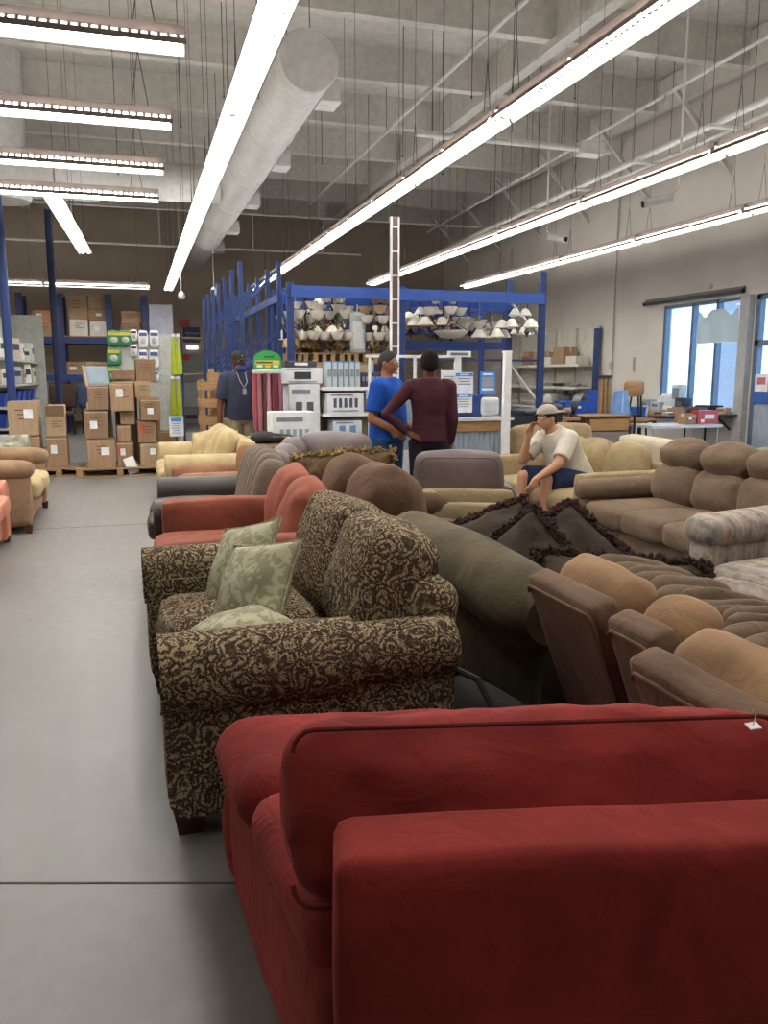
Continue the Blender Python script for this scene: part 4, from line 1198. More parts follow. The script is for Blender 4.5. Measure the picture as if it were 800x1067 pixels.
MB().ball((0, -.103, .085), (.014, .006, .012), 8, M=HM).build('cap_badge', M_white, t)
g = MB().soft((0, -.078, -.088), (.12, .07, .075), .03, .01, 8, M=HM); g.build('face_mask', plain('#3a4a86', .8), t)
g = MB().tube([V['neck'] + Vector((.06, -.09, .0)), V['chest'] + Vector((.05, -.16, .06)), V['chest'] + Vector((.0, -.170, -.02)), V['chest'] + Vector((-.05, -.16, .06)), V['neck'] + Vector((-.06, -.09, .0))], .006, 6); g.box(tuple(V['chest'] + Vector((0, -.172, -.07))), (.05, .006, .08)); g.build('lanyard', plain('#9a9aa0', .5), t)
# man sitting on the beige sofa, phone to his ear
J = dict(pelvis=(0, .05, .55), chest=(0, -.12, .84), neck=(0, -.22, .99), head=(0, -.30, 1.105), shL=(.18, -.17, .92), shR=(-.18, -.17, .92),
         elL=(.25, -.36, .70), wrL=(.19, -.56, .57), elR=(-.21, -.40, .70), wrR=(-.115, -.42, .95),
         hipL=(.10, .03, .52), knL=(.17, -.42, .55), anL=(.15, -.40, .09), hipR=(-.10, .03, .52), knR=(-.17, -.42, .55), anR=(-.15, -.44, .09))
t, V, HM = person('man in a white t-shirt sitting on the beige sofa with a phone at his ear', (4.02, 6.95, 0), R(-78), J, M_skin_light, suede('white_cotton', '#cbc4b5', .06, .1, 6), suede('dotted_navy', '#22304a', .5, .1, 70),
       suede('dark_brown_hair', '#2c221c', .3, .2, 60), 'short', 'short', True, head_rot=(R(4), 0, R(-6)), hands={'L': ((-.1, -.5, -.85), (-1, 0, -.2), .35), 'R': ((.2, .25, 1), (1, .1, 0), .55)}, build=1.06, shorts=True, belly=.035)
g = MB(); rings = []
for i in range(9):
    a = PI / 2 * i / 8
    rings.append([((.086 * math.cos(a) + .002) * math.cos(2 * PI * k / 20), (.106 * math.cos(a) + .002) * math.sin(2 * PI * k / 20) + .008, .05 + .085 * math.sin(a)) for k in range(20)])
g.loft(rings, M=HM); g.soft((0, .115, .055), (.15, .11, .012), .005, 0, 6, M=HM); g.build('cap', plain('#a89f92', .8), t)
MB().tube([(.09, -.14, .985), (.10, .0, .90), (.10, .10, .76), (.09, .165, .60)], [.014, .02, .022, .016], 8).build('yellow_strap', plain('#c2b345', .6), t)
M = HM @ T(-.088, -.02, -.02) @ Matrix.Rotation(.5, 4, 'X')
o = MB().soft((0, 0, 0), (.012, .07, .145), .005, 0, 4, M=t.matrix_world @ M if False else T(4.02, 6.95, 0) @ rotz(R(-78)) @ M).build('phone', plain('#161417', .25), None)
tag(o, "dark phone held to the seated man's ear", 'phone')
# ---------------------------------------------------------------- racks and goods behind the seats
M_blue = plain('#1f3870', .5, .1)
M_navy = plain('#232f57', .55, .1)
M_blue2 = plain('#2a4f9e', .45)
M_card = [cardboard('carton_' + c.strip('#'), c) for c in ('#9c7f64', '#907359', '#a38a6e', '#866b54')]
M_kraft = cardboard('carton_white', '#cfcac0')
M_tape = plain('#c9b48e', .35)
M_paper = plain('#dfe0e2', .7)
M_pblue = plain('#3f86d0', .6)
M_ink = plain('#34383f', .7)
M_pal = wood('pallet_wood', '#a5865f')
M_pine = wood('pine', '#b18a5c')
M_shelfm = plain('#b9b8b0', .5, .1)
M_peg = plain('#b4b7b0', .6)

def upright(t, x, y, h, m, w=.09, holes=True):
    g = MB().box((x, y, h / 2), (w, w * .8, h))
    o = g.build('upright', m, t, angle=0)
    if holes:
        q = MB()
        for k in range(int(h / .11)): q.box((x, y - w * .4 - .001, .1 + k * .11), (w * .3, .004, .04))
        q.build('punched_dot', M_ink, o, angle=0)
    return o
def beam(t, a, b, m, h=.12, w=.05): return MB().bar(a, b, w, h).build('beam', m, t, angle=0)
def brace(t, a, b, m): return MB().bar(a, b, .035, .035).build('brace', m, t, angle=0)

t = thing('pallet_rack', 'wide blue pallet rack with chandeliers hung from its top beam', 'pallet rack', (0, 11.0, 0))
XU = (2.10, 3.66, 5.02, 5.82)
for x in (2.10, 3.66, 5.82):
    for y in (0, 1.1): upright(t, x, y, 2.98 if x > 5 else 2.72, M_blue)
    for z in (.4, 1.35, 2.3):
        brace(t, (x, .04, z - .25), (x, 1.06, z + .35), M_galv if x > 5 else M_blue)
for y in (0, 1.1):
    beam(t, (2.10, y - .05, 2.60), (3.66, y - .05, 2.60), M_blue2, .15); beam(t, (3.66, y - .05, 2.60), (5.82, y - .05, 2.60), M_blue2, .15)
    beam(t, (2.10, y - .05, 1.60), (3.66, y - .05, 1.60), M_navy, .12)
beam(t, (3.7, 0.0, 1.72), (5.82, 0.0, 1.72), M_navy, .03, .03)
for z, x1 in ((2.53, 5.82), (1.66, 3.66)):
    g = MB()
    n = 7 if z > 2 else 9
    for k in range(n): g.box(((2.10 + x1) / 2, .06 + k * 1.0 / (n - 1), z + (.14 if z > 2 else .01)), (x1 - 2.1, .10 if z < 2 else .05, .02 if z < 2 else .03))
    g.build('deck_boards', M_blue2 if z > 2 else M_pine, t, angle=0)
t = thing('pallet_rack', 'blue pallet rack behind it, its beams showing under the top deck', 'pallet rack', (0, 13.0, 0))
for x in (2.4, 4.3, 6.2):
    for y in (0, 1.0): upright(t, x, y, 2.7, M_blue, holes=False)
for z in (2.0, 2.3, 2.6):
    for y in (-.05, 1.0): beam(t, (2.4, y, z), (6.2, y, z), M_blue, .12)
t = thing('pallet_rack', 'row of tall blue rack uprights receding to the back wall', 'pallet rack', (2.0, 11.9, 0))
for k in range(7):
    y = -.55 + k * .95
    for dx in (-.5, 0): upright(t, dx + .02, y + (.12 if dx else 0), 3.02, M_blue, .06)
    for z in (.8, 1.6, 2.4): brace(t, (-.46, y + .1, z), (-.02, y, z + .5), M_blue)
    if k: 
        for z in (1.6, 2.55): beam(t, (.02, y - .95, z), (.02, y, z), M_navy if z < 2 else M_blue, .1)
rackrow = t
def carton(label, loc, size, rz=0, m=None, parts=('tape', 'paper'), seed=0, cat='box', group=None, name='cardboard_box', op=False):
    """a carton with lid seam, tape and label; loc = centre of its base"""
    w, d, h = size; rnd = random.Random(seed)
    g = MB().soft((0, 0, h / 2), (w, d, h), .008, 0, 4)
    o = g.build(name, m or M_card[seed % 4], None, loc, rz, angle=0)
    tag(o, label, cat, group)
    if 'tape' in parts: 
        q = MB().box((0, 0, h + .005), (w * 1.0, .05, .003)); q.box((-w / 2 - .004, 0, h * .87), (.003, .05, h * .25)); q.box((0, -d / 2 - .0045, h - .03), (w * .98, .003, .008))
        q.build('tape', M_tape, o, angle=0)
    if 'paper' in parts:
        a = rnd.uniform(-.2, .2) * w; b = rnd.uniform(.3, .65) * h
        MB().box((a, -d / 2 - .007, b), (w * .3, .003, h * .28)).build('paper_label', M_paper, o, angle=0)
    if 'print' in parts:
        q = MB()
        for k in range(3): q.box((rnd.uniform(-.1, .1) * w, -d / 2 - .006, h * (.75 - k * .13)), (w * rnd.uniform(.3, .55), .002, h * .035))
        q.build('printing', plain('#6b4f38', .8), o, angle=0)
    if 'red' in parts: MB().box((-w * .27, -d / 2 - .006, h * .62), (w * .3, .002, h * .4)).build('red_label', plain('#b5563e', .7), o, angle=0)
    if 'flaps' in parts:
        for s in (-1, 1): MB().box((0, 0, 0), (w * .96, d * .5, .006), T(0, s * d / 2, h) @ Matrix.Rotation(s * .9, 4, 'X') @ T(0, s * d * .25, 0)).build('flap', m or M_card[seed % 4], o, angle=0)
    return o
def pallet(label, loc, w=1.1, d=1.0, rz=0):
    t = thing('wooden_pallet', label, 'pallet', loc, rz)
    for k in range(6): MB().box((0, -d / 2 + .07 + k * (d - .14) / 5, .125), (w, .12, .022)).build('deck_board', M_pal, t, angle=0)
    for s in (-1, 0, 1): MB().box((s * (w / 2 - .05), 0, .068), (.09, d, .09)).build('stringer', M_pal, t, angle=0)
    for s in (-1, 0, 1): MB().box((0, s * (d / 2 - .07), .012), (w, .12, .02)).build('bottom_board', M_pal, t, angle=0)
    return t
# ---- pallet of cartons beside the aisle
pallet('wooden pallet under the tall pile of cartons by the aisle', (-.18, 13.35, 0), 1.25, 1.1)
P0 = .137; fy = 13.0
def ax(px, y): return at(px, 450, Y=y).x
stack = [  # px0, px1, base z, height, dy, label tail, parts
    (89, 119, 0, .42, 0, 'bottom left of the pallet pile', ('tape', 'print', 'paper')), (121, 139, 0, .37, 0, 'bottom middle of the pallet pile, red print', ('tape', 'red', 'paper')), (144, 164, 0, .34, .02, 'bottom right of the pallet pile with a white sheet', ('tape', 'paper')),
    (88, 114, .43, .42, 0, 'second up on the pallet pile\'s left with a big white sheet', ('tape', 'paper', 'print')), (122, 137, .38, .24, .04, 'small, above the red-printed carton', ('tape',)), (143, 163, .35, .33, .02, 'above the bottom right carton, orange patch', ('red', 'print')),
    (125, 141, .63, .2, .12, 'small dark one in the middle gap of the pile', ('tape',)),
    (93, 116, .86, .36, -.01, 'top left of the pallet pile, lid bulging', ('print', 'tape')), (117, 142, .84, .42, -.02, 'top centre of the pallet pile, widest', ('print', 'paper', 'tape')), (147, 169, .69, .33, -.02, 'third up on the right edge of the pallet pile', ('print', 'paper', 'tape')),
    (142, 159, 1.03, .24, .15, 'behind the right column of the pallet pile', ('tape', 'print'))]
for i, (a, b, z, h, dy, lab, pr) in enumerate(stack):
    y = fy + dy
    xa, xb = ax(a, y), ax(b, y); w = xb - xa
    carton(f'brown cardboard box, {lab}', ((xa + xb) / 2, y + .22, P0 + z), (w - .012, .42, h), random.Random(i).uniform(-.05, .05), seed=i, parts=pr, group='cartons on the aisle pallet')
for i, (a, b, z, h, lab) in enumerate(((91, 118, 0, .95, 'tall one at the back left of the pallet'), (120, 145, 0, 1.3, 'tall back one at the centre of the pallet, long'), (146, 168, 0, 1.02, 'tall one at the back right of the pallet'))):
    xa, xb = ax(a, 13.6), ax(b, 13.6)
    carton(f'brown cardboard box, {lab}', ((xa + xb) / 2, 13.72, P0 + z), (xb - xa - .02, .40, h), 0, seed=i + 2, parts=('tape',), group='cartons on the aisle pallet')
zt = P0 + .95
for a, b, z, h, lab in ((120, 143, P0 + 1.31, .14, 'flat one on top of the centre back'), (144, 164, P0 + 1.28, .34, 'topmost of the pallet pile with two dark marks')):
    xa, xb = ax(a, 13.6), ax(b, 13.6)
    carton(f'brown cardboard box, {lab}', ((xa + xb) / 2, 13.66, z), (xb - xa, .36, h), .05, seed=3, parts=('print',), group='cartons on the aisle pallet')
p = at(104, 415, Y=13.3)
o = MB().soft((0, 0, .13), (.36, .04, .3), .015, .004, 6, 0, 0, Matrix.Rotation(-.35, 4, 'X')).build('framed_picture', plain('#7f8d99', .5), None, (p.x, 13.28, P0 + 1.235), .5); tag(o, 'grey blue framed panel leaning on top of the pallet pile', 'panel')
MB().box((-.2, 0, .13), (.03, .05, .32), Matrix.Rotation(-.35, 4, 'X')).build('frame', plain('#b09a80', .6), o, angle=0)
o = MB().box((0, 0, .16), (.16, .004, .26), Matrix.Rotation(-.3, 4, 'X') @ Matrix.Rotation(-.35, 4, 'Y')).build('paper_sheet', M_paper, None, (ax(139, 12.7), 12.9, .012)); tag(o, 'white paper sheet hanging off the front of the aisle pallet', 'paper')
pallet('small wooden pallet under the two stacked cartons left of the aisle pile', (ax(58, 13.0), 13.45, 0), .75, .8)
xa, xb = ax(47, 13.1), ax(69, 13.1)
carton('tall brown box left of the aisle pallet with a white sheet, lower one', ((xa + xb) / 2, 13.35, P0), (xb - xa, .42, .46), 0, seed=1, parts=('paper', 'tape')); carton('brown box with ragged lid on top of the tall box left of the aisle pallet', ((xa + xb) / 2, 13.35, P0 + .466), (xb - xa - .02, .4, .30), .03, seed=2, parts=('print', 'flaps'))
xa, xb = ax(11, 13.3), ax(42, 13.3)
carton('large brown box standing behind the floral sofa, lower one', ((xa + xb) / 2, 13.36, 0), (xb - xa, .46, .62), 0, seed=0, parts=('tape',)); carton('large brown box with two printed lines seen above the floral sofa', ((xa + xb) / 2, 13.36, .627), (xb - xa, .5, .50), 0, seed=2, parts=('print', 'paper'))
# ---- columns and the left gondola
for px, y, top, w, lab in ((11.5, 13.74, 4.25, .12, 'bright blue post nearer the left edge of the photo'), (61, 19.0, 4.9, .14, 'dark blue post right of the grey shelf end')):
    p = at(px, 400, Y=y)
    t = thing('steel_post', lab, 'post', (p.x, y, 0))
    MB().soft((0, 0, top / 2), (w, w, top), .03, 0, 4).build('post_shaft', M_blue if px < 20 else M_navy, t)
    MB().box((0, 0, .01), (w * 1.6, w * 1.6, .02)).build('base_plate', M_navy, t, angle=0)
t = thing('shelf_unit', 'grey metal shop shelving with an end panel at the left edge', 'shelving', (-2.0, 14.0, 0))
xb = -.28
MB().box((xb, 2.3, 1.3), (.04, 4.9, 2.6)).build('back_panel', M_peg, t, angle=0)
MB().box((.04, 4.78, 1.37), (.62, .04, 2.74)).build('end_panel', M_peg, t, angle=0)
for z in (.3, .68, 1.0, 1.34, 1.76):
    o = MB().box((-.02, 2.3, z), (.48, 4.86, .035)).build('shelf_board', M_shelfm, t, angle=0)
def item(name, label, cat, m, loc, size, rz=0, kind='box', group=None, seed=0, m2=None):
    w, d, h = size; rnd = random.Random(seed)
    g = MB()
    if kind == 'box':
        g.soft((0, 0, h / 2), (w, d, h), min(.012, w * .1), .003, 4); o = g.build(name, m, None, loc, rz)
        q = MB().box((0, -d / 2 - .004, h * .58), (w * .66, .003, h * .3)); q.build('printed_lettering', m2 or M_ink, o, angle=0)
    elif kind == 'can':
        g.lathe([(w * .48, 0), (w / 2, .01), (w / 2, h - .02), (w * .4, h - .005), (w * .4, h)], seg=12); o = g.build(name, m, None, loc, rz)
        MB().lathe([(w * .42, h), (w * .42, h + .012), (w * .38, h + .015)], seg=12).build('lid', m2 or M_shelfm, o)
    elif kind == 'bottle':
        g.lathe([(w * .45, 0), (w / 2, .01), (w / 2, h * .6), (w * .2, h * .78), (w * .18, h * .9)], seg=12); o = g.build(name, m, None, loc, rz)
        MB().lathe([(w * .2, h * .9), (w * .2, h), (w * .1, h)], seg=10).build('cap', m2 or M_white, o)
    elif kind == 'bin':
        g.loft([[(sx * w / 2 * q, sy * d / 2 * q, z) for sx, sy in ((-1, -1), (1, -1), (1, 1), (-1, 1))] for q, z in ((.82, 0), (1, h), (.93, h), (.78, .02))]); o = g.build(name, m, None, loc, rz, angle=0)
        MB().tube([(sx * w / 2 * 1.01, sy * d / 2 * 1.01, h) for sx, sy in ((-1, -1), (1, -1), (1, 1), (-1, 1))], .012, 6, True).build('rim', m, o)
    tag(o, label, cat, group)
    return o
zz = [1.36, 1.78, 1.02, .70]
cols = ['#c9c4ba', '#d6d4d0', '#9aa0a6', '#b8a99a', '#e0ddd6']
goods = ['at the near end', 'second along', 'third along', 'fourth along', 'fifth along', 'at the far end']
for si, z in enumerate((1.364, 1.784)):
    for k in range(6):
        item('shelf_box', f"small boxed item {goods[k]} of the {['second', 'top'][si]} shelf of the left shelving", 'box', plain(cols[(k + si) % 5], .6), (-1.97 + .02 * (k % 2), 14.2 + k * .78, z), (.22 + .05 * (k % 3), .28, .24 + .06 * ((k * 2 + si) % 3)), R(90) if k % 2 else R(70), group='boxes on the left shelving', seed=k)
for si, z in enumerate((.704, 1.024, .324)):
    for k in range(6):
        item('parts_bin', f"blue parts bin {goods[k]} of the {['third', 'fourth', 'lowest'][si]} shelf of the left shelving", 'bin', plain('#27439a', .5), (-2.0, 14.1 + k * .78, z), (.5, .36, .2), R(90), 'bin', 'blue bins on the left shelving')
# ---- pallet rack against the back, with cartons
t = thing('pallet_rack', 'dark blue pallet rack at the back left loaded with cartons', 'pallet rack', (0, 23.3, 0))
bx = [at(px, 380, Y=23.3).x for px in (24, 66, 116, 153)]
for x in bx:
    for y in (0, 1.0): upright(t, x, y, 3.6, M_navy, .16, False)
for z in (1.45, 2.42):
    for a, b in zip(bx[:-1], bx[1:]):
        for y in (-.06, 1.06): beam(t, (a, y, z), (b, y, z), M_blue if z < 2 else M_navy, .17)
    MB().box(((bx[0] + bx[-1]) / 2, .5, z + .1), (bx[-1] - bx[0] + 1.5, 1.0, .03), T(.75, 0, 0)).build('deck_boards', M_pine, t, angle=0)
pr = [(31, 54, 326, 338, 0, 'lowest pair left of the dark post'), (33, 52, 311, 325.5, 0, 'orange one left of the dark post, upper'), (73, 92, 337.5, 355, 0, 'white one low in the left of the rack stack'), (94, 112, 339, 355, 0, 'white one low in the right of the rack stack'),
      (71, 91, 312, 337, 0, 'big one upper left in the rack stack'), (92, 112, 327, 338.5, 0, 'white-banded one right in the rack stack'), (92, 112, 310, 326.5, 0, 'top right one in the rack stack'),
      (125, 146, 331, 344, 0, 'lower one on the right bay with a tilted label'), (126, 147, 317, 330.5, 0, 'upper one on the right bay'), (64, 88, 369, 381, 1, 'long one on the lower beam, left'), (89, 112, 369, 381, 1, 'long one on the lower beam, right')]
zb = {}
for i, (a, b, y0, y1, sh, lab) in enumerate(pr):
    pa, pb = at(a, y1, Y=23.45), at(b, y0, Y=23.45)
    base = (1.565 if sh else 2.535)
    yb = {1: 381, 0: 355}[sh]
    z0 = base
    for k in zb:   # sits on what is below it
        if k[2] == sh and abs(k[0] - (a + b) / 2) < 14: z0 = max(z0, zb[k])
    h = max(.25, pb.z - pa.z) - .01
    white = lab.startswith('white one')
    carton(f'carton on the back rack: {lab}', ((pa.x + pb.x) / 2, 23.75, z0 + .003), (pb.x - pa.x - .02, .6, h), 0, M_kraft if white else (plain('#b07a4e', .8) if 'orange' in lab else None), ('tape', 'paper') if i % 2 else ('print', 'tape'), i, group='cartons on the back rack')
    zb[((a + b) / 2, i, sh)] = z0 + h + .003
for i, (px, lab) in enumerate(((66, 'left one under the back rack'), (97, 'right one under the back rack, dark blue'))):
    p = at(px, 430, Y=22.6)
    t = thing('office_chair', f'dark chair, {lab}', 'chair', (p.x, 22.6, 0), .2 * i)
    g = MB().soft((0, 0, .55), (.55, .5, .09), .04, .01, 6); g.build('seat', plain('#2c3954' if i else '#5a3f2e', .7), t)
    MB().soft((0, .26, .98), (.62, .08, .6), .04, .02, 6).build('backrest', plain('#2f4060' if i else '#3f2c22', .7), t)
    for sx in (-1, 1):
        for sy in (-1, 1): MB().tube([(sx * .24, sy * .2, 0), (sx * .22, sy * .18, .52)], .022, 6).build('leg', M_black, t)
        MB().tube([(sx * .3, .22, .75), (sx * .3, -.2, .75), (sx * .28, -.2, .55)], .02, 6).build('armrest', M_black, t)
# ---- pegboard stand with packs
YP = 14.6
pa, pb = at(113, 347, Y=YP), at(188, 347, Y=YP)
t = thing('pegboard_stand', 'grey pegboard stand hung with packs beside the back door', 'pegboard', ((pa.x + pb.x) / 2, YP, 0))
W = pb.x - pa.x
g = MB().box((0, 0, 1.18), (W, .04, 2.0)); g.build('pegboard', M_peg, t, angle=0)
q = MB()
for i in range(12):
    for j in range(16): q.box((-W / 2 + .08 + i * (W - .16) / 11, -.021, .3 + j * .12), (.012, .003, .012))
q.build('peg_holes', M_ink, t, angle=0)
for s in (-1, 1): MB().box((s * W / 2, 0, 1.1), (.04, .06, 2.2)).build('stand_post', M_navy if s > 0 else M_galv, t, angle=0); MB().box((s * W / 2, -.05, .03), (.06, .5, .06)).build('stand_foot', M_galv, t, angle=0)
o = MB().box((-W * .22, -.03, .93), (.07, .02, .55)); o.box((-W * .32, -.03, .68), (.28, .02, .06)); o.build('blue_bracket', M_navy, t, angle=0)
def pack(px, py0, py1, wpx, m, label, group, m2=None):
    p0, p1 = at(px, py1, Y=YP - .07), at(px, py0, Y=YP - .07); w = at(px + wpx, py0, Y=YP - .07).x - p0.x; h = p1.z - p0.z
    g = MB().soft((0, 0, h / 2), (w, .06, h), .015, .012, 6, .003, int(px)); o = g.build('blister_pack', m, None, (p0.x, YP - .07, p0.z))
    g = MB().box((0, -.045, h * .8), (w * .9, .004, h * .2)); g.build('card', m2 or M_ink, o, angle=0)
    MB().ball((0, -.038, h * .4), (w * .3, .022, h * .22), 8).build('blister', plain('#aab6ad', .2), o)
    MB().tube([(0, .07 - .022, h * .98), (0, -.06, h * .98), (0, -.07, h * .98 + .015)], .004, 5).build('hook', M_galv, o)
    tag(o, label, 'package', group)
Mg = plain('#3c7a52', .5); My = plain('#b8b23c', .5)
for i, (a, b) in enumerate(((345, 360), (363, 380), (382, 398), (400, 412))): pack(119, a, b, 13, Mg, f'green hanging pack, {ORD[i]} from top in the left column of the pegboard', 'green packs on the pegboard', My)
pack(131, 345, 360, 12, Mg, 'green hanging pack beside the top of the left pegboard column', 'green packs on the pegboard', My)
for i, (a, b) in enumerate(((344, 355), (360, 371))): pack(139.5, a, b, 6, M_paper, f'narrow white pack, {["upper", "lower"][i]} of two on the pegboard', 'white packs on the pegboard')
for c, px in enumerate((149.5, 161)):
    for i, (a, b) in enumerate(((345, 362), (365, 384), (387, 397))): pack(px, a, b, 8, M_paper, f'white pack, {ORD[i]} from top in the {["left", "right"][c]} white column of the pegboard', 'white packs on the pegboard', plain('#4a5a8c', .6))
Ml = plain('#a9b52e', .45)
for i, (px, a, b) in enumerate(((182, 350, 390), (187, 350, 390), (181, 394, 432), (187, 394, 434))):
    p0, p1 = at(px, b, Y=YP - .06), at(px, a, Y=YP - .06)
    g = MB().loft([[(math.cos(k * PI / 4) * r, math.sin(k * PI / 4) * r * .6, z) for k in range(8)] for r, z in ((.05, 0), (.055, .1), (.035, (p1.z - p0.z) * .7), (.022, p1.z - p0.z))])
    o = g.build('lime_sleeve', Ml, None, (p0.x, YP - .06, p0.z)); tag(o, f'long lime green sleeve hanging at the right of the pegboard, {["upper left", "upper right", "lower left", "lower right"][i]}', 'sleeve', 'lime sleeves on the pegboard')
    MB().box((0, -.02, p1.z - p0.z + .01), (.05, .05, .05)).build('clip', M_paper, o, angle=0)
p = at(165, 345, Y=20.5)
carton('pale lavender plastic crate standing high at the right end of the back rack', (bx[3] + .42, 23.6, 2.54), (.62, .6, .85), 0, plain('#a9aab8', .5), (), 3, name='plastic_crate', cat='crate')
# sign stand by the pallet
p = at(184, 450, Y=12.7)
t = thing('sign_stand', 'small white price sign with a blue heading beside the aisle pallet', 'sign', (p.x, 12.7, 0))
MB().tube([(0, 0, .02), (0, 0, .62)], .012, 8).build('pole', M_navy, t); MB().lathe([(.13, 0), (.13, .015), (.02, .03)], seg=14).build('base', M_navy, t)
MB().box((0, -.015, .75), (.21, .008, .3)).build('sign_panel', M_paper, t, angle=0)
g = MB().box((0, -.022, .85), (.16, .004, .06)); g.build('heading', M_pblue, t, angle=0)
g = MB()
for k in range(5): g.box((0, -.022, .79 - k * .035), (.13 - .02 * (k % 2), .003, .012))
g.build('lines_of_text', plain('#7f97b8', .7), t, angle=0)
# low goods beside it
for i, (px, y, sz, c, lab) in enumerate(((173, 13.6, (.3, .3, .3), 2, 'small carton at the right foot of the aisle pallet'), (176, 14.0, (.34, .3, .62), 1, 'upright carton before the foot of the pegboard'))):
    p = at(px, 450, Y=y); carton(lab, (p.x, y, 0), sz, .1, seed=c, parts=('tape',))
# ---- back door, signs
dx0, dx1 = at(187, 400, Y=YB).x, at(216, 400, Y=YB).x
g = MB()
for x in (dx0, dx1): g.box((x, YB - .03, 1.12), (.12, .06, 2.24))
g.box(((dx0 + dx1) / 2, YB - .03, 2.24), (dx1 - dx0 + .12, .06, .12))
d = g.build('door_2', plain('#8f8c86', .5), kind='structure', angle=0)
MB().box(((dx0 + dx1) / 2, YB - .012, 1.1), (dx1 - dx0 - .1, .02, 2.2)).build('door_leaf', plain('#7d7f80', .5), d, angle=0)
MB().box(((dx0 + dx1) / 2, YB - .028, .9), (dx1 - dx0 - .2, .012, .75)).build('lower_panel', plain('#a9acb0', .5), d, angle=0)
MB().box(((dx0 + dx1) / 2, YB - .03, .2), (dx1 - dx0 - .2, .012, .14)).build('kick_plate', plain('#2c2c2e', .5), d, angle=0)
def wall_text(s, loc, size, m, parent, rz=0):
    cu = bpy.data.curves.new('lettering', 'FONT'); cu.body = s; cu.size = size; cu.align_x = 'CENTER'; cu.align_y = 'CENTER'; cu.extrude = .002
    tmp = bpy.data.objects.new('tmp', cu); COL.objects.link(tmp)
    me = bpy.data.meshes.new_from_object(tmp.evaluated_get(bpy.context.evaluated_depsgraph_get()))
    bpy.data.objects.remove(tmp)
    me.materials.clear(); me.materials.append(m); me.name = 'lettering'
    o = bpy.data.objects.new('lettering', me); COL.objects.link(o); o.parent = parent; o.location = loc; o.rotation_euler = (PI / 2, 0, rz)
    return o
p = at(199.5, 349, Y=YB - .06)
o = MB().box((0, 0, 0), (.52, .04, .48)).build('wall_sign', plain('#25346b', .5), None, (p.x, YB - .025, p.z), angle=0); tag(o, 'navy restroom sign with white lettering over the back door', 'sign')
wall_text('Restrooms', (.02, -.023, .06), .09, M_paper, o)
p = at(192, 337, Y=YB - .06)
o = MB().box((0, 0, 0), (.34, .04, .24)).build('wall_sign', plain('#b9463f', .5), None, (p.x, YB - .025, p.z), angle=0); tag(o, 'small red sign above the navy sign on the back wall', 'sign')
p = at(194, 372, Y=YB - .06)
o = MB().lathe([(.11, 0), (.11, .012), (.09, .016)], seg=20, M=Matrix.Rotation(PI / 2, 4, 'X')).build('round_sign', plain('#c23f3c', .5), None, (p.x, YB - .05, p.z)); tag(o, 'round red sticker on the back door', 'sign')
o = MB().soft((0, 0, 0), (.34, .1, .09), .03, 0, 6).build('door_light', emit('lit_lens', (1, .98, .95, 1), 3), None, ((dx0 + dx1) / 2, YB - .06, 2.38)); tag(o, 'small lit lamp above the back door', 'lamp'); MB().box((0, .03, 0), (.4, .03, .13)).build('backplate', M_white, o, angle=0)
# ---- slatted wooden crates by the capped man
for i, (px, y, h, lab) in enumerate(((224, 12.0, 1.45, 'tall stack frame of pale wood slats left of the capped man'), (234, 12.5, 1.6, 'pale wooden slat frame behind the capped man'))):
    p = at(px, 430, Y=y)
    t = thing('wooden_crate', lab, 'crate', (p.x, y, 0))
    for sx in (-1, 1):
        for sy in (-1, 1): MB().box((sx * .18, sy * .2, h / 2), (.05, .05, h)).build('corner_post', M_pine, t, angle=0)
    for k in range(6): g = MB().box((0, -.23, .15 + k * h / 6), (.42, .02, .12)); g.box((0, .23, .15 + k * h / 6), (.42, .02, .12)); g.box((-.215, 0, .15 + k * h / 6), (.02, .44, .12)); g.box((.215, 0, .15 + k * h / 6), (.02, .44, .12)); g.build('slat_ring', M_pine, t, angle=0)
# ---- strap display with its arched green sign
p = at(279, 430, Y=10.2)
t = thing('strap_display', 'spinner rack of hanging straps under an arched green sign', 'display rack', (p.x, 10.2, 0))
MB().tube([(0, 0, .03), (0, 0, 1.62)], .02, 8).build('pole', M_galv, t)
MB().lathe([(.26, 0), (.26, .03), (.05, .06)], seg=18).build('base', M_black, t)
MB().lathe([(.16, 1.52), (.18, 1.54), (.18, 1.57), (.02, 1.58)], seg=18).build('carousel_top', M_paper, t)
n = 14
pr = [(-.17, 0), (.17, 0), (.17, .10)] + [(.17 * math.cos(PI * k / n), .10 + .12 * math.sin(PI * k / n)) for k in range(1, n)] + [(-.17, .10)]
o = MB().prism(pr, -.01, .01, 'y', 0, T(0, -.06, 1.585)).build('sign_board', plain('#2f9a4e', .5), t)
g = MB().box((0, -.074, 1.66), (.3, .004, .05)); g.build('sign_band', plain('#c9b43a', .5), o, angle=0)
g = MB().box((-.04, -.077, 1.66), (.2, .004, .02)); g.box((.02, -.074, 1.73), (.12, .004, .02)); g.build('sign_lettering', plain('#3a4a2c', .6), o, angle=0)
for x, c in ((-.1, '#d0dcd0'), (.1, '#c9d6ce'), (.0, '#d8b04a')): MB().ball((x, -.074, 1.615), (.04, .004, .018), 8).build('sign_print', plain(c, .6), o)
sc = ['#b05a72', '#8d4150', '#a86a70', '#5b3540', '#b9808a', '#7a3038', '#93556b', '#c07a66']
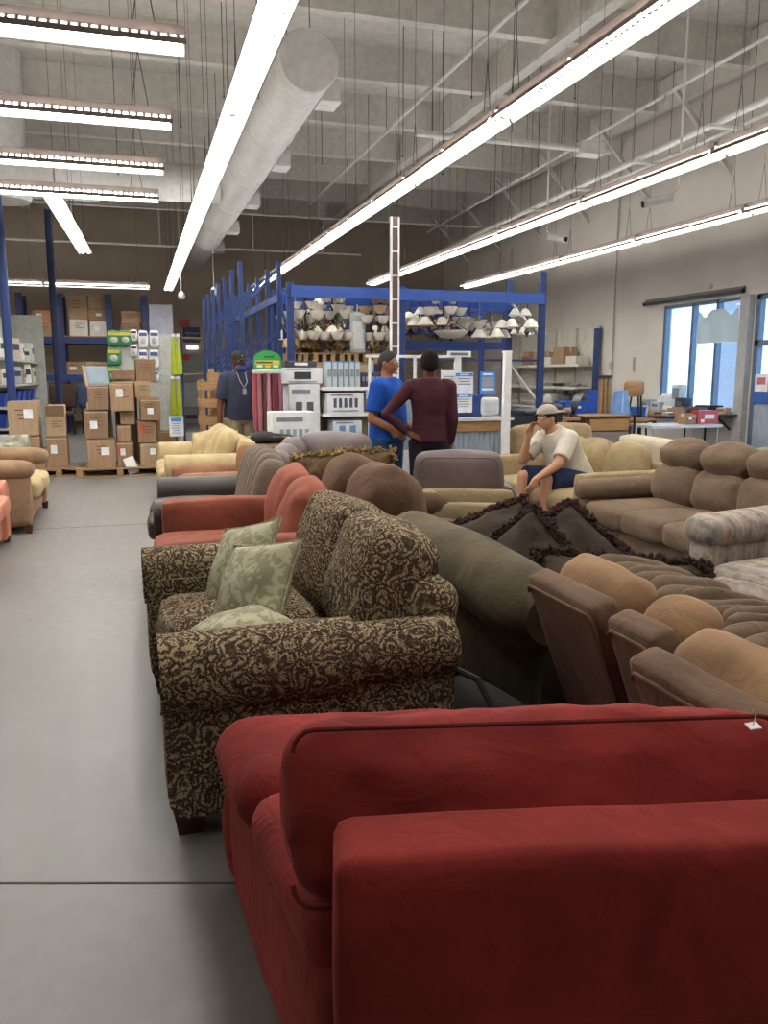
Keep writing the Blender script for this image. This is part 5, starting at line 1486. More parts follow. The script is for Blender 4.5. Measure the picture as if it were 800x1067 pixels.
for k in range(16):
    a = 2 * PI * k / 16; x, y = .155 * math.cos(a), .155 * math.sin(a); rnd = random.Random(k); L = rnd.uniform(.62, .82)
    g = MB()
    for j in range(3):
        dx = rnd.uniform(-.02, .02); dy = rnd.uniform(-.02, .02)
        g.tube([(x + dx, y + dy, 1.53), (x + dx * 1.5, y + dy * 1.5, 1.53 - L * .5), (x + dx, y + dy, 1.53 - L)], [.010, .014, .010], 5)
    o = g.build('hanging_strap', plain(sc[k % 8], .6), None, (p.x, 10.2, 0)); tag(o, f"{['rose', 'wine', 'dusty pink', 'plum', 'pale pink', 'dark red', 'mauve', 'coral'][k % 8]} bundle of straps on the spinner rack, {['front', 'rear'][int(math.sin(a) > 0)]} {['right', 'left'][int(math.cos(a) < 0)]} side", 'strap', 'straps on the spinner rack')
o = MB().soft((0, 0, .05), (.5, .4, .1), .04, .02, 6, .02, 4).build('work_gloves', plain('#232222', .8), None, (p.x - .06, 9.72, .722)); tag(o, 'black gloves with yellow print on a carton before the strap rack', 'gloves')
MB().box((.1, -.205, .06), (.2, .006, .03)).build('yellow_print', plain('#c9a92f', .6), o, angle=0)
carton('brown carton under the black gloves, behind the cream pillows', (p.x - .08, 9.72, 0), (.36, .42, .715), 0, seed=1)

# ---- lamp boxes left of the white shelf
YG = 10.3
def boxat(label, x0, x1, y0, y1, Y, m, d=.4, m2=None, parts=1, name='lamp_box', base=None, group='lamp boxes by the rack'):
    a, b = at(x0, y1, Y=Y), at(x1, y0, Y=Y); z0 = a.z if base is None else base
    o = MB().soft((0, 0, (b.z - z0) / 2), (b.x - a.x, d, b.z - z0), .008, .002, 4).build(name, m, None, ((a.x + b.x) / 2, Y + d / 2, z0), angle=0)
    tag(o, label, 'box', group)
    w, h = b.x - a.x, b.z - z0
    if parts:
        g = MB(); rnd = random.Random(len(label))
        for k in range(parts): g.box((-w * .36 + w * .72 * (k + .5) / parts, -d / 2 - .004, h * .5), (w * .42 / parts, .003, h * .45))
        g.build('product_picture', m2 or M_ink, o, angle=0)
        g = MB().box((-w * .1, -d / 2 - .004, h * .88), (w * .6, .003, h * .07)); g.box((w * .0, -d / 2 - .004, h * .12), (w * .7, .003, h * .05)); g.build('printed_lettering', plain('#7a818b', .7), o, angle=0)
    return o
t = thing('display_table', 'low dark table carrying the white lamp boxes', 'table', (at(312, 440, Y=YG).x, YG + .3, 0))
MB().box((0, 0, .55), (.80, .6, .04)).build('tabletop', M_black, t, angle=0)
for sx in (-1, 1):
    for sy in (-1, 1): MB().box((sx * .36, sy * .26, .27), (.05, .05, .54)).build('leg', M_black, t, angle=0)
a = boxat('big white boxed lamp with side pictures under the blue rack', 301, 333, 400, 428, YG, M_paper, .42, plain('#565b63', .6), 2, base=.572)
zt = at(301, 400, Y=YG).z
boxat('long white boxed lamp lying on the big white box', 294, 336, 383, 399, YG, M_paper, .4, M_ink, 1, base=zt + .004)
boxat('dark boxed fixture on top of the white lamp boxes', 297, 330, 376, 383, YG, plain('#3d3d42', .6), .36, M_paper, 1, base=at(297, 383, Y=YG).z + .004)
boxat('wide white box with a row of grey glasses, nearest the leather recliner', 284, 329, 429, 456, 9.6, M_paper, .4, plain('#8fa0ac', .5), 5, base=.34)
carton('brown carton under the wide white glassware box', (at(309, 440, Y=9.6).x, 9.8, 0), (.4, .36, .335), 0, seed=2, parts=('tape',))
# ---- white shop shelf with lamp goods
x0, x1 = at(336, 420, Y=10.2).x, at(398, 420, Y=10.2).x
t = thing('shelf_unit', 'white open shop shelf of boxed lamps behind the blue-shirted man', 'shelving', ((x0 + x1) / 2, 10.45, 0)); W = x1 - x0
zs = [at(360, py, Y=10.2).z for py in (472, 458.5, 432, 405)]
MB().box((0, .24, .85), (W, .03, 1.6)).build('back_panel', plain('#a08a6c', .7), t, angle=0)
for s in (-1, 1): MB().box((s * W / 2, .22, .85), (.04, .05, 1.7)).build('shelf_post', M_galv, t, angle=0)
for z in [.12] + zs[1:]: 
    o = MB().box((0, 0, z), (W, .5, .025)).build('shelf_board', M_white, t, angle=0); MB().box((0, -.255, z), (W, .012, .045)).build('price_rail', M_paper, o, angle=0)
MB().box((W * .33, -.275, zs[3] - .07), (.18, .006, .12)).build('price_card', plain('#8fb4dc', .6), t, angle=0)
X0 = (x0 + x1) / 2
Mtube = plain('#b9c6cc', .25)
for k in range(6):
    o = item('lamp_tube', f'{ORD[k]} from the left of the blue-topped tall cartons on the white shelf', 'box', Mtube, (x0 + .09 + k * .075, 10.3, zs[3] + .014), (.066, .2, .32), 0, 'box', 'tall lamp cartons', k, plain('#7f8f99', .5)); MB().box((0, 0, .325), (.066, .2, .016)).build('blue_top', M_pblue, o, angle=0)
for k in range(7):
    item('candle_box', f'{ORD[k]} from the left of the wine-coloured boxes on the white shelf', 'box', plain(['#4a3a50', '#3c4460', '#5a3540'][k % 3], .5), (x0 + .56 + k * .045 - .02, 10.3, zs[3] + .014), (.04, .2, .19), 0, 'box', 'wine-coloured boxes', k, plain('#8a8fa5', .5))
boxat('wide white box with five dark bottles pictured on the white shelf', 341, 379, 409, 431, 10.21, M_paper, .36, plain('#4a5563', .5), 5, base=zs[2] + .017)
boxat('white and blue box on the lowest seen shelf', 347, 377, 438, 458, 10.21, plain('#cdd6de', .6), .36, plain('#6f93b8', .5), 2, base=zs[1] + .017)
for k, px in enumerate((329, 341)):
    q = at(px, 450, Y=9.9); item('dark_vase', f'{["left", "right"][k]} dark flask shape beside the wide glassware box', 'vase', plain('#3f3436', .4), (q.x, 9.9, .34 + .0), (.16, .16, .4), 0, 'bottle', None, k); carton(f'brown carton under the {["left", "right"][k]} dark flask', (q.x, 9.9, 0), (.2, .22, .335), 0, seed=k, parts=())

# ---- chandeliers
M_bronze = plain('#4a3a30', .4, .6)
M_nickel = plain('#a5a29c', .3, .8)
M_brass = plain('#8f7448', .35, .7)
M_opal = plain('#ece7da', .35)
M_amber = plain('#c2a680', .4)
def chandelier(label, loc, n, r, h, mm, ms, kind='cup', up=True, ztop=None, rz=0):
    """stem, curved arms and glass shades; loc = lowest point"""
    t = thing('chandelier', label, 'chandelier', loc, rz, 'chandeliers on the blue rack')
    MB().lathe([(.004, 0), (.02, .012), (.012, .03), (.035, h * .14), (.05, h * .2), (.02, h * .3), (.014, h * .55), (.03, h * .65), (.012, h * .72), (.012, h * .95), (.03, h * .97), (.03, h)], seg=10).build('stem', mm, t)
    if ztop:
        MB().tube([(0, 0, h - .01), (0, 0, ztop - loc[2])], .008, 6).build('chain', mm, t)
    if kind == 'bowl':
        MB().lathe([(.02, h * .12), (r * .6, h * .16), (r, h * .42), (r * .97, h * .43), (r * .57, h * .19), (.02, h * .15)], seg=20).build('glass_bowl', ms, t)
        for k in range(3):
            a = 2 * PI * k / 3; MB().tube([(r * .96 * math.cos(a), r * .96 * math.sin(a), h * .42), (0, 0, h * .9)], .005, 5).build('rod', mm, t)
        return t
    for k in range(n):
        a = 2 * PI * k / n + .3; c, s_ = math.cos(a), math.sin(a)
        dr = -.10 if up else .06
        pts = [(0, 0, h * .3), (c * r * .35, s_ * r * .35, h * .3 + dr * .8), (c * r * .75, s_ * r * .75, h * .3 + dr * .5), (c * r, s_ * r, h * .42)]
        MB().tube(pts, .009, 6).build('arm', mm, t)
        if up: prf = [(.015, .0), (.045, .01), (.06, .045), (.085, .09), (.08, .09), (.055, .05), (.04, .018), (.012, .012)]
        else: prf = [(.02, 0), (.035, -.005), (.06, -.04), (.095, -.10), (.09, -.10), (.055, -.045), (.03, -.012), (.01, -.006)]
        if kind == 'candle': prf = [(.03, 0), (.035, .01), (.012, .014), (.012, .09), (.002, .12)]
        MB().lathe([(a_ * 1.2, b_ * 1.2) for a_, b_ in prf], (c * r, s_ * r, h * .42), 12).build('shade', ms, t)
        if kind == 'cup' and h > .45 and k % 2 == 0:   # upper tier
            MB().tube([(0, 0, h * .62), (c * r * .3, s_ * r * .3, h * .58), (c * r * .55, s_ * r * .55, h * .72)], .008, 6).build('arm', mm, t)
            MB().lathe(prf, (c * r * .55, s_ * r * .55, h * .72), 12).build('shade', ms, t)
    return t
ZB = 2.52
hang = [(318, 333, 5, .2, .48, M_bronze, M_opal, 'cup', True, 'bronze with white cups, first from the left'), (330, 322, 3, .1, .52, M_nickel, M_opal, 'cup', False, 'tall white lantern-like one, second from the left'),
        (346, 327, 5, .22, .5, M_bronze, M_opal, 'cup', True, 'bronze with flared cups, third from the left'), (358, 333, 4, .2, .4, M_nickel, M_opal, 'cup', True, 'nickel with two rows of cups left of the glass panel'),
        (396, 328, 5, .22, .52, M_bronze, M_amber, 'cup', True, 'dark bronze with pale green cups left of the white post'), (420, 326, 5, .2, .45, M_nickel, M_opal, 'cup', False, 'white drooping shades just right of the white post'),
        (437, 334, 6, .22, .42, M_bronze, M_amber, 'cup', False, 'bronze with brown bell shades above the maroon man'), (447, 331, 6, .24, .5, M_bronze, M_opal, 'cup', False, 'bronze with white bells behind the maroon man'),
        (462, 329, 5, .24, .55, M_bronze, M_opal, 'cup', True, 'large bronze one with upward white bowls'), (476, 332, 0, .3, .42, M_bronze, M_opal, 'bowl', True, 'wide single white bowl on rods'),
        (499, 344, 5, .24, .36, M_nickel, M_opal, 'cup', True, 'low nickel one with open white cups'), (512, 343, 4, .2, .34, M_nickel, M_opal, 'cup', False, 'nickel one with small white shades'),
        (540, 333, 5, .24, .5, M_nickel, M_opal, 'cup', False, 'nickel with wide white shades at the right end of the rack'), (549, 340, 3, .2, .4, M_bronze, M_opal, 'cup', False, 'smaller one at the right end of the rack'),
        (308, 338, 5, .2, .42, M_nickel, M_opal, 'cup', True, 'nickel with white cups at the far left by the uprights'), (338, 340, 5, .2, .4, M_brass, M_opal, 'cup', False, 'brass with drooping bells low between the third and fourth'), (386, 338, 5, .2, .4, M_bronze, M_opal, 'cup', True, 'dark with white cups just right of the glass panel'),
        (404, 338, 4, .19, .4, M_bronze, M_opal, 'cup', False, 'behind the white post'), (428, 340, 5, .2, .38, M_bronze, M_opal, 'cup', True, 'low bronze over the maroon man\'s left shoulder'), (455, 343, 5, .2, .36, M_bronze, M_amber, 'cup', True, 'low bronze with amber cups behind the maroon man\'s head'), (470, 345, 0, .26, .36, M_bronze, M_opal, 'bowl', True, 'second wide bowl, lower than the other'),
        (489, 341, 4, .18, .36, M_bronze, M_opal, 'cup', True, 'bronze with small white cups left of the low nickel one')]
for i, (px, py, n, r, h, mm, ms, kd, up, lab) in enumerate(hang):
    Y = 11.25 + .22 * ((i * 3) % 4)
    q = at(px, py, Y=Y)
    chandelier(f'chandelier, {lab}', (q.x, Y, q.z - h * .42), n, r, h, mm, ms, kd, up, ZB + .12, i * .4)
low = [(306, 'far left'), (313, 'second from the left'), (320, 'third from the left'), (327, 'fourth from the left'), (336, 'fifth from the left'), (344, 'sixth from the left'), (351, 'seventh from the left'), (358, 'just left of the glass panel'), (387, 'just right of the glass panel'), (394, 'second right of the glass panel'), (401, 'behind the white post')]
for i, (px, lab) in enumerate(low):
    Y = 11.25 + .3 * (i % 3); q = at(px, 360, Y=Y)
    chandelier(f'chandelier standing on the rack deck, {lab}', (q.x, Y, 1.815), 5 + i % 2, .16 + .02 * (i % 3), .40 + .06 * (i % 3), [M_brass, M_nickel, M_bronze][i % 3], [M_opal, M_amber, M_opal][i % 3], 'candle' if i % 4 == 0 else 'cup', i % 3 != 1, None, i * .7)
for i, (a, b) in enumerate(((300, 320), (323, 348), (350, 372), (374, 402))):
    xa, xb = at(a, 370, Y=11.3).x, at(b, 370, Y=11.3).x
    t = thing('wooden_tray', f'{ORD[i]} wooden pallet tray from the left on the rack deck under the chandeliers', 'pallet', ((xa + xb) / 2, 11.5, 1.685))
    for k in range(5): MB().box((0, -.3 + k * .15, .115), (xb - xa - .02, .11, .02)).build('deck_board', M_pal, t, angle=0)
    for s in (-1, 0, 1): MB().box((s * ((xb - xa) / 2 - .05), 0, .052), (.06, .7, .10)).build('stringer', M_pal, t, angle=0)
q0, q1 = at(366, 366, Y=11.1), at(381, 326, Y=11.1)
o = MB().soft((0, 0, (q1.z - 1.815) / 2), (q1.x - q0.x, .08, q1.z - 1.815), .02, .004, 6).build('glass_panel', plain('#aeb3ac', .25), None, ((q0.x + q1.x) / 2, 11.16, 1.815)); tag(o, 'tall pale glass fixture panel standing among the chandeliers', 'lamp')
MB().soft((0, -.042, .24), (q1.x - q0.x - .06, .012, .38), .01, 0, 4).build('frosted_inset', plain('#c3cac6', .2), o); MB().tube([(0, 0, q1.z - 1.82), (0, 0, q1.z - 1.7)], .012, 6).build('stem', M_white, o)
for i, (px, lab) in enumerate(((308, 'left'), (318, 'second'))):
    q = at(px, 372, Y=11.7)
    carton(f'brown carton at the {lab} back of the chandelier deck', (q.x + .1, 11.98, 1.68), (.34, .22, .3), 0, seed=i, parts=('tape',))
# white framed post among the racks
q = at(411, 300, Y=9.7)
t = thing('merchandise_post', 'tall brown post with white edges rising before the chandelier rack', 'post', (q.x, 9.7, 0))
H = at(411, 226, Y=9.7).z
MB().box((0, 0, H / 2), (.075, .03, H)).build('brown_core', plain('#5a4438', .6), t, angle=0)
for s in (-1, 1): MB().box((s * .046, 0, H / 2), (.02, .045, H)).build('white_edge', M_paper, t, angle=0)
for k in range(6): MB().box((0, -.018, H - .12 - k * .28), (.075, .008, .014)).build('clip', M_paper, t, angle=0)
MB().box((0, 0, .01), (.3, .3, .02)).build('base_plate', M_galv, t, angle=0)

# ---- sales counter with corrugated front
YC = 8.6
c0, c1 = at(455, 440, Y=YC).x, at(531, 440, Y=YC).x; zc = at(490, 437, Y=YC).z
t = thing('sales_counter', 'sales counter with a corrugated metal front and timber edge', 'counter', ((c0 + c1) / 2, YC + .3, 0)); W = c1 - c0
MB().box((0, 0, zc), (W + .06, .7, .03)).build('countertop', plain('#c3c6c9', .35), t, angle=0)
MB().box((0, -.30, zc - .075), (W, .03, .12)).build('timber_edge', M_pine, t, angle=0)
MB().box((0, .02, zc / 2 - .03), (W - .04, .54, zc - .06)).build('carcass', plain('#7b6a57', .7), t, angle=0)
g = MB(); N = int(W / .066) * 8; rings = []
prf = [(-W / 2 + .02 + (W - .04) * k / N, -.285 - .02 * math.sin(2 * PI * k / 8)) for k in range(N + 1)]
g.loft([[(x, y, z) for x, y in prf + [(x, y + .004) for x, y in prf[::-1]]] for z in (.06, zc - .14)]); g.build('corrugated_front', plain('#b9c6d2', .35, .5), t)
for px, top, w, lab in ((523, 368, .075, 'right'), (476, 372, .065, 'left')):
    q = at(px, 430, Y=YC - .02 if px > 500 else YC + .5); H = at(px, top, Y=q.y).z
    tt = thing('white_post', f'white square post at the {lab} of the sales counter', 'post', (q.x, q.y if px < 500 else YC - .12, 0))
    MB().box((0, 0, H / 2), (w, w, H)).build('post_shaft', M_paper, tt, angle=0); MB().box((0, 0, H + .012), (w * 1.15, w * 1.15, .024)).build('cap', M_paper, tt, angle=0)
    MB().box((0, 0, .02), (w * 1.5, w * 1.5, .04)).build('foot_plate', M_galv, tt, angle=0)
q = at(472, 369, Y=YC + .5)
o = MB().box((0, 0, 0), (.3, .012, .07)).build('booth_sign', M_paper, None, (q.x + .06, YC + .46, q.z), angle=0); tag(o, 'small white sign strip on the left counter post', 'sign')
MB().box((0, -.008, 0), (.22, .003, .03)).build('lettering', plain('#6b7480', .7), o, angle=0)
def paper(label, x0, x1, y0, y1, Y, head=None, body=4, pic=False, rz=0):
    a, b = at(x0, y1, Y=Y), at(x1, y0, Y=Y); w, h = b.x - a.x, b.z - a.z
    o = MB().box((0, 0, 0), (w, .008, h)).build('paper_sign', M_pblue if pic else M_paper, None, ((a.x + b.x) / 2, Y, (a.z + b.z) / 2), rz, angle=0); tag(o, label, 'sign', 'paper signs at the counter')
    if head: MB().box((0, -.006, h * .39), (w * .94, .003, h * .16)).build('heading', M_pblue, o, angle=0); MB().box((0, -.009, h * .39), (w * .5, .003, h * .06)).build('heading_text', M_paper, o, angle=0)
    g = MB()
    for k in range(body): g.box((0, -.006, h * (.2 - k * .13)), (w * (.7 - .15 * (k % 2)), .003, h * .035))
    if body: g.build('lines_of_text', plain('#5b6d86', .7), o, angle=0)
    if pic:
        MB().box((0, -.006, h * .04), (w * .8, .003, h * .4)).build('picture', plain('#8f969b', .6), o, angle=0); MB().box((0, -.006, h * .38), (w * .7, .003, h * .08)).build('heading_text', M_paper, o, angle=0)
        MB().box((0, -.006, -h * .28), (w * .8, .003, h * .1)).build('caption', M_paper, o, angle=0)
    return o
YS = YC + .42
paper('plain white notice left of the other counter signs', 459, 475, 386, 407, YS, None, 3)
paper('white sign with a blue heading hung on the counter post, upper', 474, 493, 388, 410, YS - .02, True, 3)
paper('white sign with a blue heading on the blue board, lower', 473, 492, 410, 430, YC + .16, True, 4)
paper('blue poster with a photo on the counter screen', 500, 516, 387, 411, YS - .02, None, 0, True)
a, b = at(466, 440, Y=YC + .18), at(503, 413, Y=YC + .18)
o = MB().soft((0, 0, (b.z - zc - .02) / 2), (b.x - a.x, .3, b.z - zc - .02), .01, .003, 4).build('blue_box', plain('#26417f', .6), None, ((a.x + b.x) / 2, YC + .34, zc + .018), angle=0); tag(o, 'navy blue storage box on the sales counter', 'box'); MB().box((0, 0, b.z - zc - .015), (b.x - a.x + .01, .31, .02)).build('lid', plain('#2e4c94', .5), o, angle=0)
a, b = at(502, 436, Y=YC + .15), at(521, 416, Y=YC + .15)
o = MB().soft((0, 0, (b.z - zc) / 2), (b.x - a.x, .24, b.z - zc - .02), .03, .004, 8).build('plastic_bin', plain('#c9cdd2', .4), None, ((a.x + b.x) / 2, YC + .28, zc + .028)); tag(o, 'white plastic bin on the sales counter by the post', 'bin'); MB().soft((0, -.12, (b.z - zc) / 2), (b.x - a.x - .05, .01, b.z - zc - .08), .01, 0, 4).build('front_inset', plain('#b5bac0', .4), o)
# screen rail above the counter
q0, q1 = at(381, 371, Y=YC + .5), at(474, 371, Y=YC + .5)
t = thing('screen_frame', 'thin white rail with clear screen left of the counter post', 'screen', (0, YC + .5, 0))
MB().bar((q0.x, 0, q0.z), (q1.x, 0, q0.z), .03, .03).build('top_rail', M_paper, t, angle=0)
for px in (385, 432): q = at(px, 400, Y=YC + .5); MB().box((q.x, 0, q0.z / 2), (.03, .03, q0.z)).build('rail_post', M_paper, t, angle=0)
q = at(400, 395, Y=YC + .48); o = MB().box((0, 0, 0), (.2, .008, .3)).build('paper_sign', M_paper, None, (q.x + .08, YC + .48, q0.z - .15), angle=0); tag(o, 'white notice behind the two standing men', 'sign', 'paper signs at the counter'); MB().box((0, -.006, .05), (.14, .003, .1)).build('lines_of_text', plain('#8d97a5', .7), o, angle=0)
q = at(424, 415, Y=YC + .9)
carton('grey display carton between the two standing men', (q.x, YC + .9, 0), (.5, .4, 1.3), 0, plain('#8d9aa3', .6), ('paper',), 4)

# ---- dark bin and goods right of the counter
q = at(560, 470, Y=9.75)
t = thing('trash_bin', 'black wheeled bin right of the white counter post', 'bin', (q.x - .05, 9.75, 0))
MB().loft([[(sx * w, sy * w, z) for sx, sy in ((-1, -1), (1, -1), (1, 1), (-1, 1))] for w, z in ((.2, .04), (.26, 1.0))]).build('bin_body', plain('#232a36', .5), t, angle=0)
MB().soft((0, 0, 1.03), (.56, .56, .07), .03, .01, 6).build('bin_lid', plain('#1d2430', .5), t)
for s in (-1, 1): MB().lathe([(.02, -.02), (.06, -.018), (.06, .018), (.02, .02)], seg=12, M=T(s * .2, .2, .06) @ Matrix.Rotation(PI / 2, 4, 'Y')).build('wheel', M_black, t)
# shelving along the right wall
t = thing('shelf_unit', 'long grey shelving along the right wall behind the rack', 'shelving', (XR - .05, 19.2, 0))
y0, y1 = -2.35, 2.6
for k in range(5): MB().box((-.03, y0 + (k + .5) * (y1 - y0) / 5, 1.35), (.03, (y1 - y0) / 5 - .03, 2.5)).build('back_panel', plain('#c9c6ba', .6), t, angle=0)
for k in range(6): MB().box((-.06, y0 + k * (y1 - y0) / 5, 1.32), (.05, .05, 2.62)).build('shelf_post', M_galv, t, angle=0)
for z in (.2, .72, 1.22, 1.74): o = MB().box((-.32, (y0 + y1) / 2, z), (.5, y1 - y0, .03)).build('shelf_board', M_shelfm, t, angle=0); MB().box((-.575, (y0 + y1) / 2, z), (.012, y1 - y0, .06)).build('price_rail', plain('#c9c8be', .5), o, angle=0)
for i, (px, z, w, h, c, lab) in enumerate(((587, 1.757, .5, .42, 0, 'square brown one near the right end'), (575, 1.757, .35, .2, 1, 'low white one'), (565, 1.757, .42, .34, 2, 'tan one behind the rack'), (600, 1.757, .4, .2, 1, 'flat pale one at the right end'), (553, 1.757, .4, .36, 3, 'brown one behind the right upright'))):
    q = at(px, 390, X=10.1); carton(f'carton on the top wall shelf, {lab}', (10.12, q.y, z), (w, .38, h), PI / 2 + .1 * (i % 2), M_kraft if c == 1 else None, ('tape', 'paper') if c != 1 else (), i, group='cartons on the right wall shelving')
for i, (px, z, lab) in enumerate(((566, 1.236, 'left'), (580, 1.236, 'middle'), (598, 1.236, 'right'))):
    q = at(px, 400, X=10.1)
    o = MB().lathe([(.05, 0), (.13, .02), (.17, .09), (.16, .09), (.11, .03), (.02, .02)], seg=16).build('metal_basin', plain(['#c9c8c2', '#4a4c50', '#a9aaa8'][i], .35, .4), None, (10.14, q.y, z)); tag(o, f'shallow round basin on the second wall shelf, {lab} one', 'basin', 'basins on the wall shelf'); MB().tube([(.17 * math.cos(a), .17 * math.sin(a), .09) for a in [2 * PI * k / 16 for k in range(16)]], .008, 5, True).build('rim', M_galv, o)
for i, px in enumerate((572, 586, 603, 612)):
    q = at(px, 425, X=10.0)
    o = MB().soft((0, 0, .14), (.4, .34, .28), .1, .03, 8, .03, i).build('bagged_goods', plain(['#c3c4c0', '#4a4a4e', '#8a8c90', '#3c3f48'][i], .5), None, (10.1, q.y, .775), i); tag(o, f"{['white', 'black', 'grey', 'dark blue'][i]} bagged bundle on the third wall shelf", 'bundle', 'bundles on the wall shelf'); MB().tube([(0, 0, .28), (.02, .01, .36)], [.03, .05], 8).build('bag_neck', plain(['#c3c4c0', '#4a4a4e', '#8a8c90', '#3c3f48'][i], .5), o)
# blue tall post and panel
q = at(620, 400, Y=14.4)
t = thing('steel_post', 'tall slim dark blue post before the right wall', 'post', (q.x, 14.4, 0)); H = at(620, 342, Y=14.4).z
MB().box((0, 0, H / 2), (.1, .08, H)).build('post_shaft', M_navy, t, angle=0); MB().box((0, 0, .01), (.24, .24, .02)).build('base_plate', M_navy, t, angle=0); MB().box((-.06, -.06, .95), (.24, .03, .55)).build('side_panel', plain('#2d4fa8', .5), t, angle=0)
# long display tables on the right
def table(name, label, c, w, d, h, mt, ml, rz=0, cat='table'):
    t = thing(name, label, cat, (c[0], c[1], 0), rz)
    MB().box((0, 0, h - .02), (w, d, .04)).build('tabletop', mt, t, angle=0)
    for sx in (-1, 1):
        for sy in (-1, 1): MB().tube([(sx * (w / 2 - .06), sy * (d / 2 - .06), 0), (sx * (w / 2 - .06), sy * (d / 2 - .06), h - .04)], .02, 8).build('leg', ml, t)
    MB().box((0, d / 2 - .06, .25), (w - .12, .03, .04)).build('stretcher', ml, t, angle=0)
    return t
YT = 11.6
q = at(595, 437, Y=YT); table('work_table', 'dark work table carrying the blue bin and long boards', (q.x + .25, YT + .1), 1.7, .7, at(595, 432, Y=YT).z, M_black, M_black); zt = at(595, 432, Y=YT).z
q = at(598, 430, Y=YT - .1)
item('storage_bin', 'bright blue plastic bin with white lettering on the work table', 'bin', plain('#2a5fc0', .4), (q.x, YT, zt + .002), (.40, .34, .2), 0, 'bin'); o = [k for k in COL.objects if k.get('label', '').startswith('bright blue plastic bin')][0]
MB().box((-.02, -.168, .12), (.2, .006, .035), Matrix.Rotation(.12, 4, 'X') if False else None).build('lettering', M_paper, o, angle=0)
for i, px in enumerate((625, 630.5, 637)):
    q = at(px, 420, Y=YT + .05); H = at(px, 391, Y=YT + .05).z
    t = thing('tall_board', f"{['left', 'middle', 'right'][i]} of three upright timber boards with dark tops on the work table", 'board', (q.x, YT + .05 + .05 * i, zt + .002), .05 * i)
    MB().soft((0, 0, (H - zt) / 2 - .03), (.052, .06, H - zt - .06), .008, 0, 4).build('board_shaft', M_pine, t); MB().soft((.018, .04, (H - zt) / 2), (.04, .04, H - zt - .02), .01, 0, 4).build('dark_backing', plain('#3a3029', .6), t); MB().box((.0, .01, H - zt - .03), (.078, .09, .05)).build('dark_cap', plain('#2b2725', .6), t, angle=0)
q = at(645, 425, Y=YT - .1)
o = MB().loft([[(sx * w, sy * .06, z) for sx, sy in ((-1, -1), (1, -1), (1, 1), (-1, 1))] for w, z in ((.15, 0), (.09, .36), (.07, .38))]).build('plastic_wedge', plain('#7ba4d8', .35), None, (q.x + .02, YT - .1, zt + .002), angle=0); tag(o, 'pale blue tapering plastic piece at the end of the work table', 'plastic piece'); MB().box((.0, -.062, .18), (.03, .006, .3)).build('ridge', plain('#a9c6ea', .3), o, angle=0)
for i, px in enumerate((648, 659)):
    q = at(px, 420, Y=12.6)
    t = thing('wicker_stool', f"{['left', 'right'][i]} of two tan backed stools upside behind the work table", 'stool', (q.x, 12.3 + .2 * i, 0), .3 * i - .2); H = at(px, 397, Y=12.6).z
    MB().soft((0, 0, H - .13), (.28, .08, .24), .03, .02, 8).build('backrest', wood('rattan', '#b3875a'), t); MB().soft((0, -.18, .74), (.36, .36, .06), .025, .01, 6).build('seat', wood('rattan2', '#96703f'), t)
    for sx in (-1, 1):
        MB().tube([(sx * .15, .02, 0), (sx * .14, .02, .75), (sx * .1, 0, H - .2)], .018, 6).build('leg', M_black, t); MB().tube([(sx * .16, -.32, 0), (sx * .14, -.3, .73)], .018, 6).build('leg', M_black, t)
# timber fronted chest
a, b = at(609, 470, Y=9.9), at(656, 434.5, Y=9.9)
t = thing('timber_chest', 'rustic plank-fronted timber chest behind the cream sofa', 'chest', ((a.x + b.x) / 2, 10.15, 0)); W = b.x - a.x
MB().box((0, 0, b.z / 2), (W, .5, b.z)).build('carcass', wood('dark_oak', '#5a4330'), t, angle=0); MB().box((0, 0, b.z + .012), (W + .05, .56, .025)).build('top_board', wood('oak_top', '#8c6a48'), t, angle=0)
for k, (c, h) in enumerate((('#b08a5c', .16), ('#8e8580', .18), ('#7e7672', .18), ('#8a7d74', .2))):
    MB().box((.02, -.26, b.z - .1 - k * .19), (W * .88, .02, h)).build('front_plank', wood('plank_' + c.strip('#'), c, .7, (3, 3, 30)), t, angle=0)
# odds and ends left of the chest
q = at(583, 440, Y=9.9); table('work_table', 'low table with tools left of the timber chest', (q.x, 10.3), .75, .6, .93, M_pine, M_black)
for i, (px, c, sz) in enumerate(((572, '#39312d', (.16, .14, .2)), (581, '#2c2c30', (.2, .16, .17)), (592, '#8a6a48', (.2, .18, .12)), (600, '#3a3e4a', (.12, .12, .22)))):
    q = at(px, 430, Y=10.15)
    t = thing('power_tool', f"{['brown', 'black', 'tan', 'blue grey'][i]} hand tool on the low table left of the chest", 'tool', (q.x, 10.2, .935), .5 * i, 'tools on the low table')
    MB().soft((0, 0, sz[2] * .7), (sz[0], sz[1] * .6, sz[2] * .55), .03, .01, 6).build('motor_housing', plain(c, .5), t); MB().tube([(0, 0, sz[2] * .6), (.03, 0, .02)], [.022, .026], 8).build('handle', M_black, t); MB().box((.03, 0, .015), (.1, .07, .03)).build('foot_plate', plain(c, .5), t, angle=0)
